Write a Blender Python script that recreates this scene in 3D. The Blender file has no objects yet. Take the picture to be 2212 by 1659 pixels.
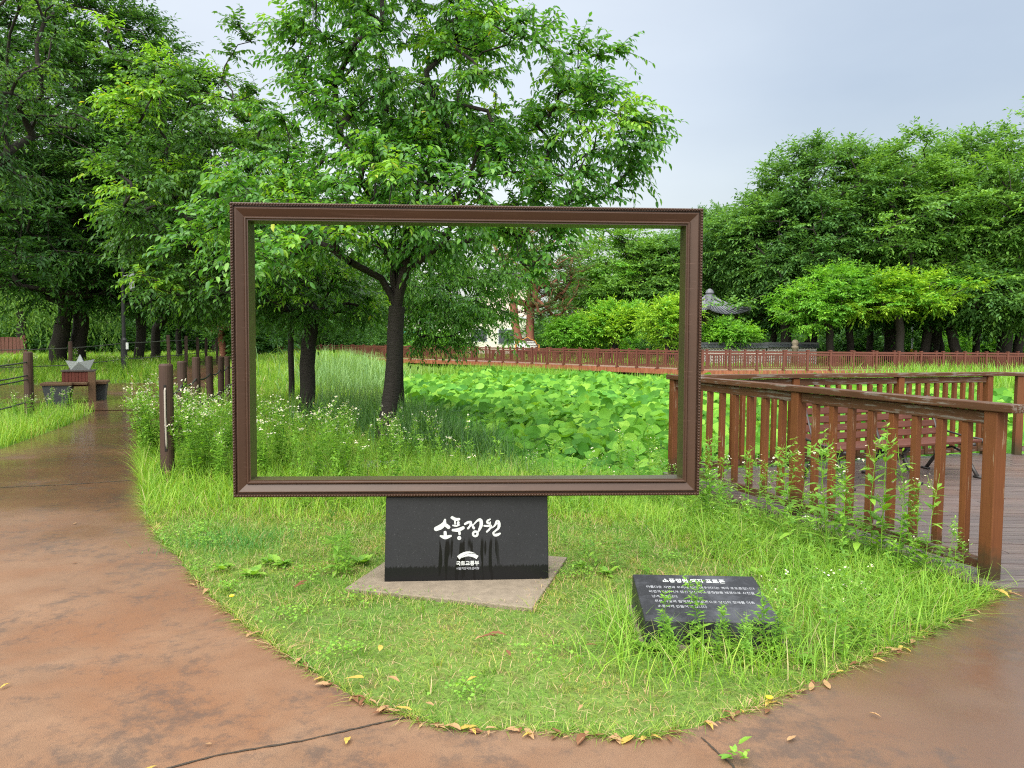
import bpy, bmesh, math, random
import numpy as np
from mathutils import Vector, Matrix

rs = np.random.default_rng(7)
random.seed(7)
SC = bpy.context.scene
COL = SC.collection
rad = math.radians

# ------------------------------------------------------------------ camera model
FOC = 1600.0; CX, CY = 1106.0, 829.5; EYE = 1.6
PITCH = math.atan((CY - 738) / FOC); ROLL = rad(.45)
aR = np.array([1., 0, 0]); aF = np.array([0, math.cos(PITCH), -math.sin(PITCH)]); aU = np.array([0, math.sin(PITCH), math.cos(PITCH)])
CAMPOS = np.array([0, 0, EYE])
def ray(x, y):
    dx, dy = (x - CX) / FOC, (CY - y) / FOC
    u = dx * math.cos(ROLL) - dy * math.sin(ROLL); v = dx * math.sin(ROLL) + dy * math.cos(ROLL)
    return aR * u + aU * v + aF
def P(x, y, z=0.0):
    d = ray(x, y); return CAMPOS + d * ((z - EYE) / d[2])
def PD(x, y, D):
    d = ray(x, y); return CAMPOS + d * (D / d[1])

cam = bpy.data.objects.new('camera', bpy.data.cameras.new('camera'))
COL.objects.link(cam); SC.camera = cam
cX = aR * math.cos(ROLL) + aU * math.sin(ROLL); cY = -aR * math.sin(ROLL) + aU * math.cos(ROLL)
M = Matrix.Identity(4)
for i in range(3):
    M[i][0], M[i][1], M[i][2], M[i][3] = cX[i], cY[i], -aF[i], CAMPOS[i]
cam.matrix_world = M
cam.data.sensor_width = 36; cam.data.lens = 36 * FOC / 2212
cam.data.clip_start = .05; cam.data.clip_end = 2000

# ------------------------------------------------------------------ object helpers
def link(o, parent=None):
    COL.objects.link(o)
    if parent is not None: o.parent = parent
    return o
def props(o, label=None, cat=None, group=None, kind=None):
    if label: o['label'] = label
    if cat: o['category'] = cat
    if group: o['group'] = group
    if kind: o['kind'] = kind
    return o
def empty(name, loc, rz=0, label=None, cat=None, group=None):
    o = bpy.data.objects.new(name, None); o.location = [float(v) for v in loc]; o.rotation_euler = (0, 0, rz)
    o.empty_display_size = .2
    return props(link(o), label, cat, group)
def copy_tree(o, parent=None):
    c = o.copy(); COL.objects.link(c)
    if parent is not None: c.parent = parent
    for ch in list(o.children): copy_tree(ch, c)
    return c
def np_mesh(name, V, faces, mats=(), midx=None, smooth=False):
    """faces: list of int arrays (m,k); midx: list of int arrays (m,) or None."""
    me = bpy.data.meshes.new(name)
    V = np.asarray(V, np.float32); me.vertices.add(len(V)); me.vertices.foreach_set('co', V.ravel())
    faces = [np.asarray(f, np.int32) for f in faces if len(f)]
    tot = np.concatenate([np.full(len(f), f.shape[1], np.int32) for f in faces])
    li = np.concatenate([f.ravel() for f in faces])
    me.loops.add(len(li)); me.loops.foreach_set('vertex_index', li)
    me.polygons.add(len(tot))
    me.polygons.foreach_set('loop_start', np.concatenate([[0], np.cumsum(tot)[:-1]]).astype(np.int32))
    me.polygons.foreach_set('loop_total', tot)
    if midx is not None: me.polygons.foreach_set('material_index', np.concatenate(midx).astype(np.int32))
    me.polygons.foreach_set('use_smooth', np.full(len(tot), smooth))
    for m in mats: me.materials.append(m)
    me.update(calc_edges=True)
    return me
def obj(name, me, parent=None):
    return link(bpy.data.objects.new(name, me), parent)

class MB:
    def __init__(s): s.V = []; s.F = []; s.I = []; s.mi = 0
    def add(s, V, F):
        b = len(s.V); s.V += [tuple(float(c) for c in v) for v in V]
        for f in F: s.F.append([b + i for i in f]); s.I.append(s.mi)
    def box(s, c, size, M=None):
        x, y, z = [v / 2 for v in size]
        V = [Vector(q) for q in [(-x,-y,-z),(x,-y,-z),(x,y,-z),(-x,y,-z),(-x,-y,z),(x,-y,z),(x,y,z),(-x,y,z)]]
        if M is not None: V = [M @ v for v in V]
        s.add([v + Vector(c) for v in V], [(0,3,2,1),(4,5,6,7),(0,1,5,4),(1,2,6,5),(2,3,7,6),(3,0,4,7)])
    def bar(s, a, b, w, h, up=(0, 0, 1)):
        a, b = Vector(a), Vector(b); d = b - a; t = d.normalized(); up = Vector(up)
        sd = t.cross(up).normalized(); u = sd.cross(t)
        R = Matrix((t, sd, u)).transposed(); s.box((a + b) / 2, (d.length, w, h), R)
    def tube(s, pts, rad_, n=6, cap=True):
        pts = [Vector(p) for p in pts]; rads = rad_ if hasattr(rad_, '__len__') else [rad_] * len(pts)
        V = []; F = []; prev = None
        for i, p in enumerate(pts):
            t = (pts[min(i + 1, len(pts) - 1)] - pts[max(i - 1, 0)]).normalized()
            if prev is None:
                a = t.orthogonal().normalized()
            else:
                a = (prev - t * prev.dot(t)).normalized()
            prev = a; b = t.cross(a)
            for k in range(n):
                th = 2 * math.pi * k / n
                V.append(p + (a * math.cos(th) + b * math.sin(th)) * rads[i])
        for i in range(len(pts) - 1):
            for k in range(n):
                F.append((i*n+k, i*n+(k+1) % n, (i+1)*n+(k+1) % n, (i+1)*n+k))
        if cap: F.append(tuple(range(n))[::-1]); F.append(tuple((len(pts)-1)*n + k for k in range(n)))
        s.add(V, F)
    def lathe(s, c, prof, n=16):
        c = Vector(c); V = []; F = []
        for r, z in prof:
            for k in range(n):
                th = 2 * math.pi * k / n; V.append(c + Vector((r*math.cos(th), r*math.sin(th), z)))
        for i in range(len(prof) - 1):
            for k in range(n): F.append((i*n+k, i*n+(k+1) % n, (i+1)*n+(k+1) % n, (i+1)*n+k))
        F.append(tuple(range(n))[::-1]); F.append(tuple((len(prof)-1)*n + k for k in range(n)))
        s.add(V, F)
    def prism(s, poly, z0, z1):
        n = len(poly)
        s.add([(x, y, z0) for x, y in poly] + [(x, y, z1) for x, y in poly],
              [tuple(range(n))[::-1], tuple(range(n, 2*n))] + [(i, (i+1) % n, n + (i+1) % n, n + i) for i in range(n)])
    def build(s, name, mats, parent=None, bevel=0, smooth=False):
        me = bpy.data.meshes.new(name); me.from_pydata(s.V, [], s.F)
        if not isinstance(mats, (list, tuple)): mats = [mats]
        for m in mats: me.materials.append(m)
        me.polygons.foreach_set('material_index', s.I)
        if smooth: me.polygons.foreach_set('use_smooth', [True] * len(s.F))
        me.update(); o = obj(name, me, parent)
        if bevel:
            b = o.modifiers.new('bevel', 'BEVEL'); b.width = bevel; b.segments = 2; b.limit_method = 'ANGLE'; b.angle_limit = rad(40)
        return o

def in_poly(x, y, poly):
    x = np.asarray(x); y = np.asarray(y); r = np.zeros(x.shape, bool); n = len(poly)
    for i in range(n):
        x0, y0 = poly[i]; x1, y1 = poly[(i + 1) % n]
        if y0 == y1: continue
        c = ((y0 > y) != (y1 > y)) & (x < (x1 - x0) * (y - y0) / (y1 - y0) + x0); r ^= c
    return r
def dist_poly(x, y, poly, closed=True):
    d = np.full(np.shape(x), 1e9); n = len(poly)
    for i in range(n if closed else n - 1):
        a = np.array(poly[i]); b = np.array(poly[(i + 1) % n]); ab = b - a
        t = np.clip(((x - a[0]) * ab[0] + (y - a[1]) * ab[1]) / (ab @ ab), 0, 1)
        d = np.minimum(d, np.hypot(x - a[0] - t * ab[0], y - a[1] - t * ab[1]))
    return d
def sst(t): t = np.clip(t, 0, 1); return t * t * (3 - 2 * t)
def nrm(v): return v / np.maximum(np.linalg.norm(v, axis=-1, keepdims=True), 1e-9)

# ------------------------------------------------------------------ materials
class NT:
    def __init__(s, name):
        s.m = bpy.data.materials.new(name); s.m.use_nodes = True; s.t = s.m.node_tree
        s.t.nodes.clear(); s.out = s.t.nodes.new('ShaderNodeOutputMaterial')
    def n(s, typ, **kw):
        o = s.t.nodes.new('ShaderNode' + typ)
        for k, v in kw.items():
            if k == 'ins':
                for a, b in v.items(): s.set(o, a, b)
            else: setattr(o, k, v)
        return o
    def set(s, node, key, v):
        i = node.inputs[key]
        if isinstance(v, bpy.types.NodeSocket): s.t.links.new(v, i)
        else:
            if isinstance(v, (tuple, list)) and len(v) == 3 and i.type == 'RGBA': v = (*v, 1)
            i.default_value = v
    def coord(s, scale=(1, 1, 1), rot=(0, 0, 0), kind='Object', loc=(0, 0, 0)):
        c = s.n('TexCoord'); mp = s.n('Mapping', ins={'Vector': c.outputs[kind], 'Scale': scale, 'Rotation': rot, 'Location': loc}); return mp.outputs[0]
    def noise(s, vec, scale, detail=4, rough=.6, out='Fac', dist=0):
        return s.n('TexNoise', ins={'Vector': vec, 'Scale': scale, 'Detail': detail, 'Roughness': rough, 'Distortion': dist}).outputs[out]
    def ramp(s, fac, stops, interp='LINEAR'):
        r = s.n('ValToRGB'); r.color_ramp.interpolation = interp; e = r.color_ramp.elements
        while len(e) < len(stops): e.new(.5)
        for i, (p, c) in enumerate(stops):
            e[i].position = p; e[i].color = (*c, 1) if hasattr(c, '__len__') else (c, c, c, 1)
        s.set(r, 'Fac', fac); return r.outputs[0]
    def mix(s, f, a, b, mode='MIX'):
        m = s.n('Mix', data_type='RGBA', blend_type=mode); s.set(m, 0, f); s.set(m, 6, a); s.set(m, 7, b); return m.outputs[2]
    def math(s, op, a, b=0.0, clamp=False):
        m = s.n('Math', operation=op, use_clamp=clamp); s.set(m, 0, a); s.set(m, 1, b); return m.outputs[0]
    def bump(s, h, strength=.3, dist=.01):
        return s.n('Bump', ins={'Height': h, 'Strength': strength, 'Distance': dist}).outputs[0]
    def bsdf(s, col, rough=.6, spec=.5, normal=None, metal=0, **kw):
        b = s.n('BsdfPrincipled', ins={'Base Color': col, 'Roughness': rough, 'Specular IOR Level': spec, 'Metallic': metal})
        if normal is not None: s.set(b, 'Normal', normal)
        for k, v in kw.items(): s.set(b, k, v)
        return b.outputs[0]
    def done(s, sh): s.set(s.out, 'Surface', sh); return s.m

def leaf_mat(name, stops, transl=.35, rough=.42, spec=.35, tr_tint=(1.3, 1.25, .5), clump=None, clump_scale=.6):
    t = NT(name)
    isl = t.n('NewGeometry').outputs['Random Per Island']
    col = t.ramp(isl, stops)
    if clump:
        nz = t.noise(t.coord(), clump_scale, 2)
        col = t.mix(t.ramp(nz, [(.4, 0), (.62, 1)]), col, t.mix(1, col, clump, 'MULTIPLY'))
    d = t.bsdf(col, rough, spec)
    tr = t.n('BsdfTranslucent', ins={'Color': t.mix(1, col, tr_tint, 'MULTIPLY')}).outputs[0]
    mx = t.n('MixShader', ins={0: transl, 1: d, 2: tr}).outputs[0]
    return t.done(mx)
def plain(name, col, rough=.6, var=.25, scale=6, spec=.4, bump=.2, bscale=60, metal=0):
    t = NT(name); v = t.coord(); n = t.noise(v, scale)
    c = t.mix(n, tuple(x * (1 - var) for x in col), tuple(x * (1 + var) for x in col))
    return t.done(t.bsdf(c, rough, spec, t.bump(t.noise(v, bscale), bump, .004), metal))
def wood_mat(name, col, worn, ang=0, vertical=False, wear=.5, rough=.55, spec=.22):
    t = NT(name)
    sc = (14, 14, .9) if vertical else (.9, 14, 14)
    v = t.coord(sc, (0, 0, -ang)); n = t.noise(v, 3, 6, .65); n2 = t.noise(t.coord(), 1.3, 4)
    c = t.mix(t.ramp(n2, [(.3, 0), (.7, 1)]), tuple(x * .75 for x in col), tuple(x * 1.15 for x in col))
    oi = t.n('ObjectInfo').outputs['Random']; c = t.mix(t.math('MULTIPLY', oi, .42), c, tuple(x * .55 + .008 for x in col))
    w = t.ramp(t.math('ADD', t.math('MULTIPLY', n, .75), t.math('MULTIPLY', t.noise(t.coord(), 4, 5), .4)), [(wear + .06, 0), (wear + .12, 1)])
    c = t.mix(w, c, worn)
    c = t.mix(t.ramp(n, [(.3, .55), (.5, 0)]), c, tuple(x * .45 for x in col))
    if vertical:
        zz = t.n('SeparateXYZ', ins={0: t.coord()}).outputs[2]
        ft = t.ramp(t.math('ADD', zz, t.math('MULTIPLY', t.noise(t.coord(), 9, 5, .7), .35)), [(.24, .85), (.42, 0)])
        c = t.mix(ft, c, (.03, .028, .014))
    return t.done(t.bsdf(c, rough, spec, t.bump(n, .35, .006)))

GREEN = dict(
    cherry=leaf_mat('cherry_leaf', [(0, (.042, .145, .026)), (.45, (.072, .22, .034)), (.8, (.115, .295, .04)), (1, (.18, .37, .05))], .46, .36, .45),
    young=leaf_mat('young_cherry_leaf', [(0, (.13, .32, .03)), (.6, (.19, .40, .036)), (.96, (.26, .46, .042)), (1, (.42, .38, .04))], .45, .45, .35),
    cherry2=leaf_mat('dark_cherry_leaf', [(0, (.040, .12, .026)), (.5, (.066, .175, .032)), (1, (.105, .24, .038))], .44, .42, .36),
    soft=leaf_mat('soft_cherry_leaf', [(0, (.075, .21, .033)), (.5, (.11, .275, .04)), (1, (.16, .35, .045))], .42, .48, .3),
    zelk=leaf_mat('zelkova_leaf', [(0, (.022, .074, .019)), (.5, (.035, .108, .023)), (1, (.066, .172, .031))], .38, .5, .28, clump=(1.5, 1.4, 1.1), clump_scale=.35),
    zelkl=leaf_mat('zelkova_light_leaf', [(0, (.075, .18, .042)), (.5, (.115, .25, .052)), (1, (.175, .335, .065))], .4, .55, .22, clump=(1.35, 1.3, 1.0), clump_scale=.3),
    zelkb=leaf_mat('zelkova_blue_leaf', [(0, (.055, .145, .045)), (.5, (.085, .20, .055)), (1, (.13, .275, .068))], .4, .55, .22, clump=(1.4, 1.3, 1.0), clump_scale=.3),
    maple=leaf_mat('maple_leaf', [(0, (.09, .26, .034)), (.5, (.13, .34, .04)), (1, (.20, .43, .05))], .42, .55, .22, clump=(1.35, 1.2, .9), clump_scale=.35),
    bright=leaf_mat('bright_shrub_leaf', [(0, (.15, .33, .03)), (.5, (.23, .43, .036)), (1, (.36, .54, .05))], .42, .55, .22),
    willow=leaf_mat('willow_leaf', [(0, (.08, .18, .04)), (.5, (.13, .26, .055)), (1, (.21, .36, .075))], .42, .55, .22),
    pine=leaf_mat('pine_needle', [(0, (.055, .125, .05)), (.5, (.08, .165, .055)), (1, (.12, .22, .065))], .3, .55, .22),
    far=leaf_mat('distant_leaf', [(0, (.05, .13, .04)), (.5, (.075, .19, .05)), (1, (.12, .26, .065))], .32, .6, .2, clump=(1.5, 1.5, 1.1), clump_scale=.2),
)
M_bark = NT('cherry_bark')
_v = M_bark.coord((2, 2, 9)); _n = M_bark.noise(_v, 5, 5)
M_bark = M_bark.done(M_bark.bsdf(M_bark.mix(_n, (.010, .0085, .0075), (.042, .035, .029)), .8, .3, M_bark.bump(_n, .8, .02)))
M_bark2 = NT('zelkova_bark')
_v = M_bark2.coord((3, 3, 1)); _n = M_bark2.noise(_v, 4, 5)
M_bark2 = M_bark2.done(M_bark2.bsdf(M_bark2.mix(_n, (.013, .011, .0095), (.05, .042, .035)), .85, .25, M_bark2.bump(_n, .7, .03)))
M_redbark = plain('red_pine_bark', (.21, .085, .05), .85, .45, 3)

# ------------------------------------------------------------------ world and light
W = bpy.data.worlds.new('World'); SC.world = W; W.use_nodes = True
t = W.node_tree; t.nodes.clear()
def wn(typ, **kw):
    o = t.nodes.new('ShaderNode' + typ)
    for k, v in kw.items(): setattr(o, k, v)
    return o
SUN_EL, SUN_AZ = rad(46), rad(200)       # azimuth clockwise from +Y
sky = wn('TexSky', sky_type='NISHITA', sun_disc=False, sun_elevation=SUN_EL, sun_rotation=SUN_AZ, air_density=1.5, dust_density=4.0)
bg1 = wn('Background'); bg1.inputs['Strength'].default_value = .05; t.links.new(sky.outputs[0], bg1.inputs[0])
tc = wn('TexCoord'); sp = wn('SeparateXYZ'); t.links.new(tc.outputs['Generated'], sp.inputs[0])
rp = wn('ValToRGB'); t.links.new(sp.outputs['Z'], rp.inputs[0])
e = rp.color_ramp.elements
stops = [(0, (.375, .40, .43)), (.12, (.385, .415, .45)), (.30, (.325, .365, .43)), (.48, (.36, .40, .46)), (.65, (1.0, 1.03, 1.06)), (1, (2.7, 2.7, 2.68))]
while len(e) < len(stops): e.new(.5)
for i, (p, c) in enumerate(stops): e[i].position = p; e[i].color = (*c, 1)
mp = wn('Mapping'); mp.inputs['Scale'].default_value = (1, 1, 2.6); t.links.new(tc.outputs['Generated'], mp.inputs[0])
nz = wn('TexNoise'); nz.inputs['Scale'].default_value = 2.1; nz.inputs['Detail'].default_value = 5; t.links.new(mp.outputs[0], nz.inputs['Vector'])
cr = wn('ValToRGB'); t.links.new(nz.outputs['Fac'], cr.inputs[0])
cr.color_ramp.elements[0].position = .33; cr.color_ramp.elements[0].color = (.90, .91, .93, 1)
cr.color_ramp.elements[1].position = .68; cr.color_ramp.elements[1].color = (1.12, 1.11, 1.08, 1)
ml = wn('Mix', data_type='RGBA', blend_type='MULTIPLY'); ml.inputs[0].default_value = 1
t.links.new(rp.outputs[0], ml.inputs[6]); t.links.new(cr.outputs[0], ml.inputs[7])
# thin bright part of the cloud deck towards the front left
vd = wn('VectorMath', operation='DOT_PRODUCT'); t.links.new(tc.outputs['Generated'], vd.inputs[0])
_d = Vector((-.33, .88, .28)).normalized(); vd.inputs[1].default_value = _d
gl = wn('MapRange', interpolation_type='SMOOTHSTEP'); t.links.new(vd.outputs['Value'], gl.inputs[0])
gl.inputs[1].default_value = .72; gl.inputs[2].default_value = 1.0; gl.inputs[3].default_value = 0; gl.inputs[4].default_value = 1
ad = wn('Mix', data_type='RGBA', blend_type='ADD'); t.links.new(gl.outputs[0], ad.inputs[0])
t.links.new(ml.outputs[2], ad.inputs[6]); ad.inputs[7].default_value = (.22, .205, .18, 1)
vd2 = wn('VectorMath', operation='DOT_PRODUCT'); t.links.new(tc.outputs['Generated'], vd2.inputs[0])  # broad glow added around the sun, out of view, to brighten camera-facing foliage
vd2.inputs[1].default_value = (math.sin(SUN_AZ) * math.cos(SUN_EL), math.cos(SUN_AZ) * math.cos(SUN_EL), math.sin(SUN_EL))
g2 = wn('MapRange', interpolation_type='SMOOTHSTEP'); t.links.new(vd2.outputs['Value'], g2.inputs[0]); g2.inputs[1].default_value = .25; g2.inputs[2].default_value = 1.0
ad2 = wn('Mix', data_type='RGBA', blend_type='ADD'); t.links.new(g2.outputs[0], ad2.inputs[0]); t.links.new(ad.outputs[2], ad2.inputs[6]); ad2.inputs[7].default_value = (2.3, 2.25, 2.1, 1)
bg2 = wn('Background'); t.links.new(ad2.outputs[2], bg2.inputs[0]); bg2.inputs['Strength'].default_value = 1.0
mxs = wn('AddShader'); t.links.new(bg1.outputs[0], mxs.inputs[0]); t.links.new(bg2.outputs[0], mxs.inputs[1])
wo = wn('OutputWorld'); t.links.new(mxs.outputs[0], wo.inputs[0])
sl = bpy.data.lights.new('sun', 'SUN'); sl.energy = 1.5; sl.angle = rad(25); sl.color = (1, .96, .88)
so = bpy.data.objects.new('sun', sl); COL.objects.link(so)
sd = Vector((math.sin(SUN_AZ) * math.cos(SUN_EL), math.cos(SUN_AZ) * math.cos(SUN_EL), math.sin(SUN_EL)))
so.rotation_euler = sd.to_track_quat('Z', 'Y').to_euler()
SC.view_settings.view_transform = 'Standard'; SC.view_settings.look = 'None'
SC.view_settings.exposure = .32; SC.view_settings.gamma = 1
SC.render.engine = 'CYCLES'
cy = SC.cycles
cy.max_bounces = 6; cy.diffuse_bounces = 3; cy.glossy_bounces = 3; cy.transmission_bounces = 4; cy.transparent_max_bounces = 4
cy.sample_clamp_indirect = 4; cy.filter_width = 1.15; cy.use_adaptive_sampling = False; cy.denoising_prefilter = 'ACCURATE'; cy.denoising_input_passes = 'RGB_ALBEDO_NORMAL'; cy.use_denoising = False
cy.caustics_reflective = False; cy.caustics_refractive = False

# ------------------------------------------------------------------ plan of the place
lobe_px = [(303,1050),(312,1110),(345,1165),(390,1210),(430,1262),(470,1302),(530,1355),(600,1402),(660,1440),(700,1470),(780,1512),(860,1545),
           (930,1562),(1000,1572),(1100,1578),(1200,1583),(1300,1590),(1380,1592),(1440,1586),(1500,1570),(1560,1552),(1640,1525),(1700,1502),
           (1770,1470),(1850,1435),(1950,1392),(2020,1360),(2090,1322),(2140,1298),(2176,1278)]
_lp = [P(x, y)[:2] for x, y in lobe_px]; LOBE = []
for _i in range(len(_lp) - 1):
    _m = max(1, int(np.linalg.norm(_lp[_i+1] - _lp[_i]) / .07))
    for _k in range(_m):
        _q = _lp[_i] + (_lp[_i+1] - _lp[_i]) * _k / _m; LOBE.append((_q[0] + random.gauss(0, .008), _q[1] + random.gauss(0, .008)))
LOBE.append(tuple(_lp[-1]))
N_, A_, B_ = (3.235, 4.93), (1.95, 8.85), (6.98, 10.7); C_ = (12.5, 9.9)
DECK = [(3.1, 4.74), (1.83, 8.92), (7.0, 10.83), (12.6, 10.0), (12.2, 5.2)]
PATH_R = [(-18, 55), (-14.5, 42), (-11, 30), (-9, 22), (-7.4, 17), (-6.0, 13), (-5.3, 10.5)]
PATH_L = [(-7.8, 9.5), (-7.35, 10.6), (-8.15, 13.5), (-9.2, 16.3), (-17, 16.6), (-17, 21.6), (-10.8, 22.6), (-13, 30), (-17, 42), (-20.5, 55)]
PATH = PATH_R + LOBE + [(12.2, 5.2), (14, -6), (-14, -6), (-14, 6)] + PATH_L
POND = [(1.75, 8.65), (0.4, 9.7), (-1.0, 13.5), (-2.8, 18), (-4.4, 25), (-7, 40), (-8.8, 48), (-9, 54), (-3, 53), (9.6, 38.5), (15, 36.5), (20, 29), (32, 25), (44, 16), (44, 7), (13, 7), (8, 7.5)]
def yboard(x): return np.interp(x, [-80, -30, -16, -3.4, 9.6, 40, 90], [82, 74, 62, 52, 37, 41, 47])
def hz(x, y):
    x = np.asarray(x, float); y = np.asarray(y, float)
    z = np.full(np.broadcast(x, y).shape, -.02)
    z = z + .6 * sst((y - 19) / 8) * sst((-x - 3 - .12 * y) / 4)
    z = z + .42 * sst((y - yboard(x) - .6) / 3)
    d = dist_poly(x, y, POND); ins = in_poly(x, y, POND)
    z = np.where(ins, -.32 - .8 * sst(d / 1.2), z - .3 * (1 - sst(d / 2.6)))
    dk = in_poly(x, y, DECK); z = np.where(dk, np.minimum(z, -.09), z)
    return z
WATER = -.75

xs = np.concatenate([np.linspace(-600, -30, 40)[:-1], np.arange(-30, 46, .4), np.linspace(46, 600, 40)[1:]])
ys = np.concatenate([np.linspace(-60, -6, 8)[:-1], np.arange(-6, 66, .4), np.linspace(66, 900, 50)[1:]])
GX, GY = np.meshgrid(xs, ys); GZ = hz(GX, GY)
idx = np.arange(GX.size).reshape(GX.shape)
Fq = np.stack([idx[:-1, :-1], idx[:-1, 1:], idx[1:, 1:], idx[1:, :-1]], -1).reshape(-1, 4)
tm = NT('ground_soil_and_turf'); v = tm.coord()
c = tm.mix(tm.ramp(tm.noise(v, .5, 5), [(.35, 0), (.65, 1)]), (.085, .155, .028), (.15, .225, .045))
c = tm.mix(tm.ramp(tm.noise(v, 7, 5), [(.5, 0), (.7, .75)]), c, (.12, .095, .035))
c = tm.mix(tm.ramp(tm.noise(v, 40, 4), [(.45, 0), (.7, .6)]), c, (.05, .085, .018))
M_ground = tm.done(tm.bsdf(c, .9, .2, tm.bump(tm.noise(v, 30, 5), .8, .03)))
g = obj('ground', np_mesh('ground', np.stack([GX, GY, GZ], -1).reshape(-1, 3), [Fq], [M_ground], smooth=True)); props(g, kind='structure')

# water
tm = NT('pond_water'); v = tm.coord()
M_water = tm.done(tm.bsdf((.012, .022, .010), .06, .5, tm.bump(tm.noise(v, 3, 3), .08, .01)))
mb = MB(); mb.add([(-14, 6.5, WATER), (48, 6.5, WATER), (48, 56, WATER), (-14, 56, WATER)], [(0, 1, 2, 3)])
props(mb.build('pond_water', M_water), kind='structure')

# path: triangulated sheet 4 mm over the ground
tm = NT('wet_brown_paving'); v = tm.coord()
sepp = tm.n('SeparateXYZ', ins={0: v}); px, py = sepp.outputs[0], sepp.outputs[1]
big = tm.noise(v, .55, 5, .6); med = tm.noise(v, 2.2, 6, .65); spk = tm.noise(v, 330, 2, .8); spk2 = tm.noise(v, 420, 2, .6)
far = tm.math('MULTIPLY', tm.math('SUBTRACT', py, 4.3), .3, True)
far.node.use_clamp = True
rightw = tm.math('MULTIPLY', tm.math('SUBTRACT', px, .75), .9, True); rightw.node.use_clamp = True
wet = tm.math('ADD', tm.math('MULTIPLY', far, .85), tm.math('MULTIPLY', rightw, .7))
wet = tm.math('ADD', wet, tm.math('MULTIPLY', tm.math('SUBTRACT', big, .5), 1.5), True)
dry = tm.mix(tm.ramp(med, [(.3, 0), (.68, 1)]), (.155, .084, .046), (.236, .140, .083))
dry = tm.mix(tm.ramp(tm.noise(v, .8, 4, .6, dist=.4), [(.45, 0), (.62, .8)]), dry, (.185, .082, .036))
wetc = tm.mix(tm.ramp(med, [(.3, 0), (.7, 1)]), (.070, .038, .020), (.135, .070, .036))
c = tm.mix(wet, dry, wetc)
stain = tm.ramp(tm.math('MULTIPLY', tm.noise(v, 1.15, 5, .7, dist=.6), tm.noise(v, 9, 5, .8)), [(.25, 0), (.36, .6)])
c = tm.mix(stain, c, (.05, .042, .038))
spm = tm.noise(v, 48, 6, .9)
c = tm.mix(tm.ramp(spm, [(.30, .5), (.46, 0)]), c, (.04, .03, .026))
c = tm.mix(tm.ramp(spk, [(.40, .7), (.52, 0)]), c, (.045, .033, .028))
c = tm.mix(tm.ramp(spk, [(.60, 0), (.72, .45)]), c, (.34, .24, .18))
c = tm.mix(tm.math('MULTIPLY', rightw, .35), c, (.06, .036, .024))
ro = tm.math('SUBTRACT', .70, tm.math('MULTIPLY', wet, .42))
wr_ = tm.math('MULTIPLY', tm.math('SUBTRACT', px, 1.35), 1.1, True); wr_.node.use_clamp = True
wr_ = tm.math('MULTIPLY', wr_, tm.ramp(tm.noise(v, 1.6, 4, .6), [(.38, .15), (.52, 1)]))
pud = tm.ramp(tm.math('ADD', tm.math('MULTIPLY', wet, .56), tm.math('MULTIPLY', tm.noise(v, .9, 3), .7)), [(.62, 0), (.76, 1)])
ro = tm.math('SUBTRACT', ro, tm.math('MULTIPLY', pud, .2), True)
ro = tm.math('SUBTRACT', ro, tm.math('MULTIPLY', wr_, .30), True); ro = tm.math('MAXIMUM', ro, .05); pud = tm.math('MAXIMUM', pud, tm.math('MULTIPLY', wr_, .85))
bh = tm.math('MULTIPLY', tm.math('ADD', spk2, tm.math('MULTIPLY', med, .6)), tm.math('SUBTRACT', 1.0, tm.math('MULTIPLY', pud, .85)))
M_path = tm.done(tm.bsdf(c, ro, tm.math('ADD', tm.math('ADD', .22, tm.math('MULTIPLY', wet, .35)), tm.math('MULTIPLY', wr_, .45)), tm.bump(bh, .30, .004)))
bm = bmesh.new()
near_poly = LOBE + [(12.2, 5.2), (14, -6), (-14, -6), (-14, 6)] + PATH_L[:4] + PATH_R[4:]
vs = [bm.verts.new((x, y, 0)) for x, y in near_poly]
f = bm.faces.new(vs); bmesh.ops.triangulate(bm, faces=[f])
pz = [(-9.2, 16.3), (-17, 16.6), (-17, 21.6), (-10.8, 22.6), (-9, 22), (-7.4, 17)]
def zq(x, y): return max(0.0, float(hz(x, y)) + .03)
def strip(Lp, Rp, nu=8, nv=6):
    rows = []
    for i in range(len(Lp) - 1):
        for k in range(nv):
            tt = k / nv; a = np.array(Lp[i]) * (1 - tt) + np.array(Lp[i+1]) * tt; b = np.array(Rp[i]) * (1 - tt) + np.array(Rp[i+1]) * tt
            rows.append([bm.verts.new((*(a * (1 - s / nu) + b * s / nu), zq(*(a * (1 - s / nu) + b * s / nu)))) for s in range(nu + 1)])
    rows.append([bm.verts.new((*(np.array(Lp[-1]) * (1 - s / nu) + np.array(Rp[-1]) * s / nu), zq(*(np.array(Lp[-1]) * (1 - s / nu) + np.array(Rp[-1]) * s / nu)))) for s in range(nu + 1)])
    for r0, r1 in zip(rows, rows[1:]):
        for s in range(nu): bm.faces.new((r0[s], r0[s+1], r1[s+1], r1[s]))
strip([(-9.2, 16.3), (-10.8, 22.6), (-13, 30), (-17, 42), (-20.5, 55)], [(-7.4, 17), (-9, 22), (-11, 30), (-14.5, 42), (-18, 55)])
strip([(-17, 16.6), (-9.2, 16.3)], [(-17, 21.6), (-10.8, 22.6)], 8, 10)
bmesh.ops.recalc_face_normals(bm, faces=bm.faces[:])
me = bpy.data.meshes.new('path'); bm.to_mesh(me); bm.free(); me.materials.append(M_path)
for p_ in me.polygons:
    if p_.normal.z < 0: p_.flip()
props(obj('path', me), kind='structure')

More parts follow.
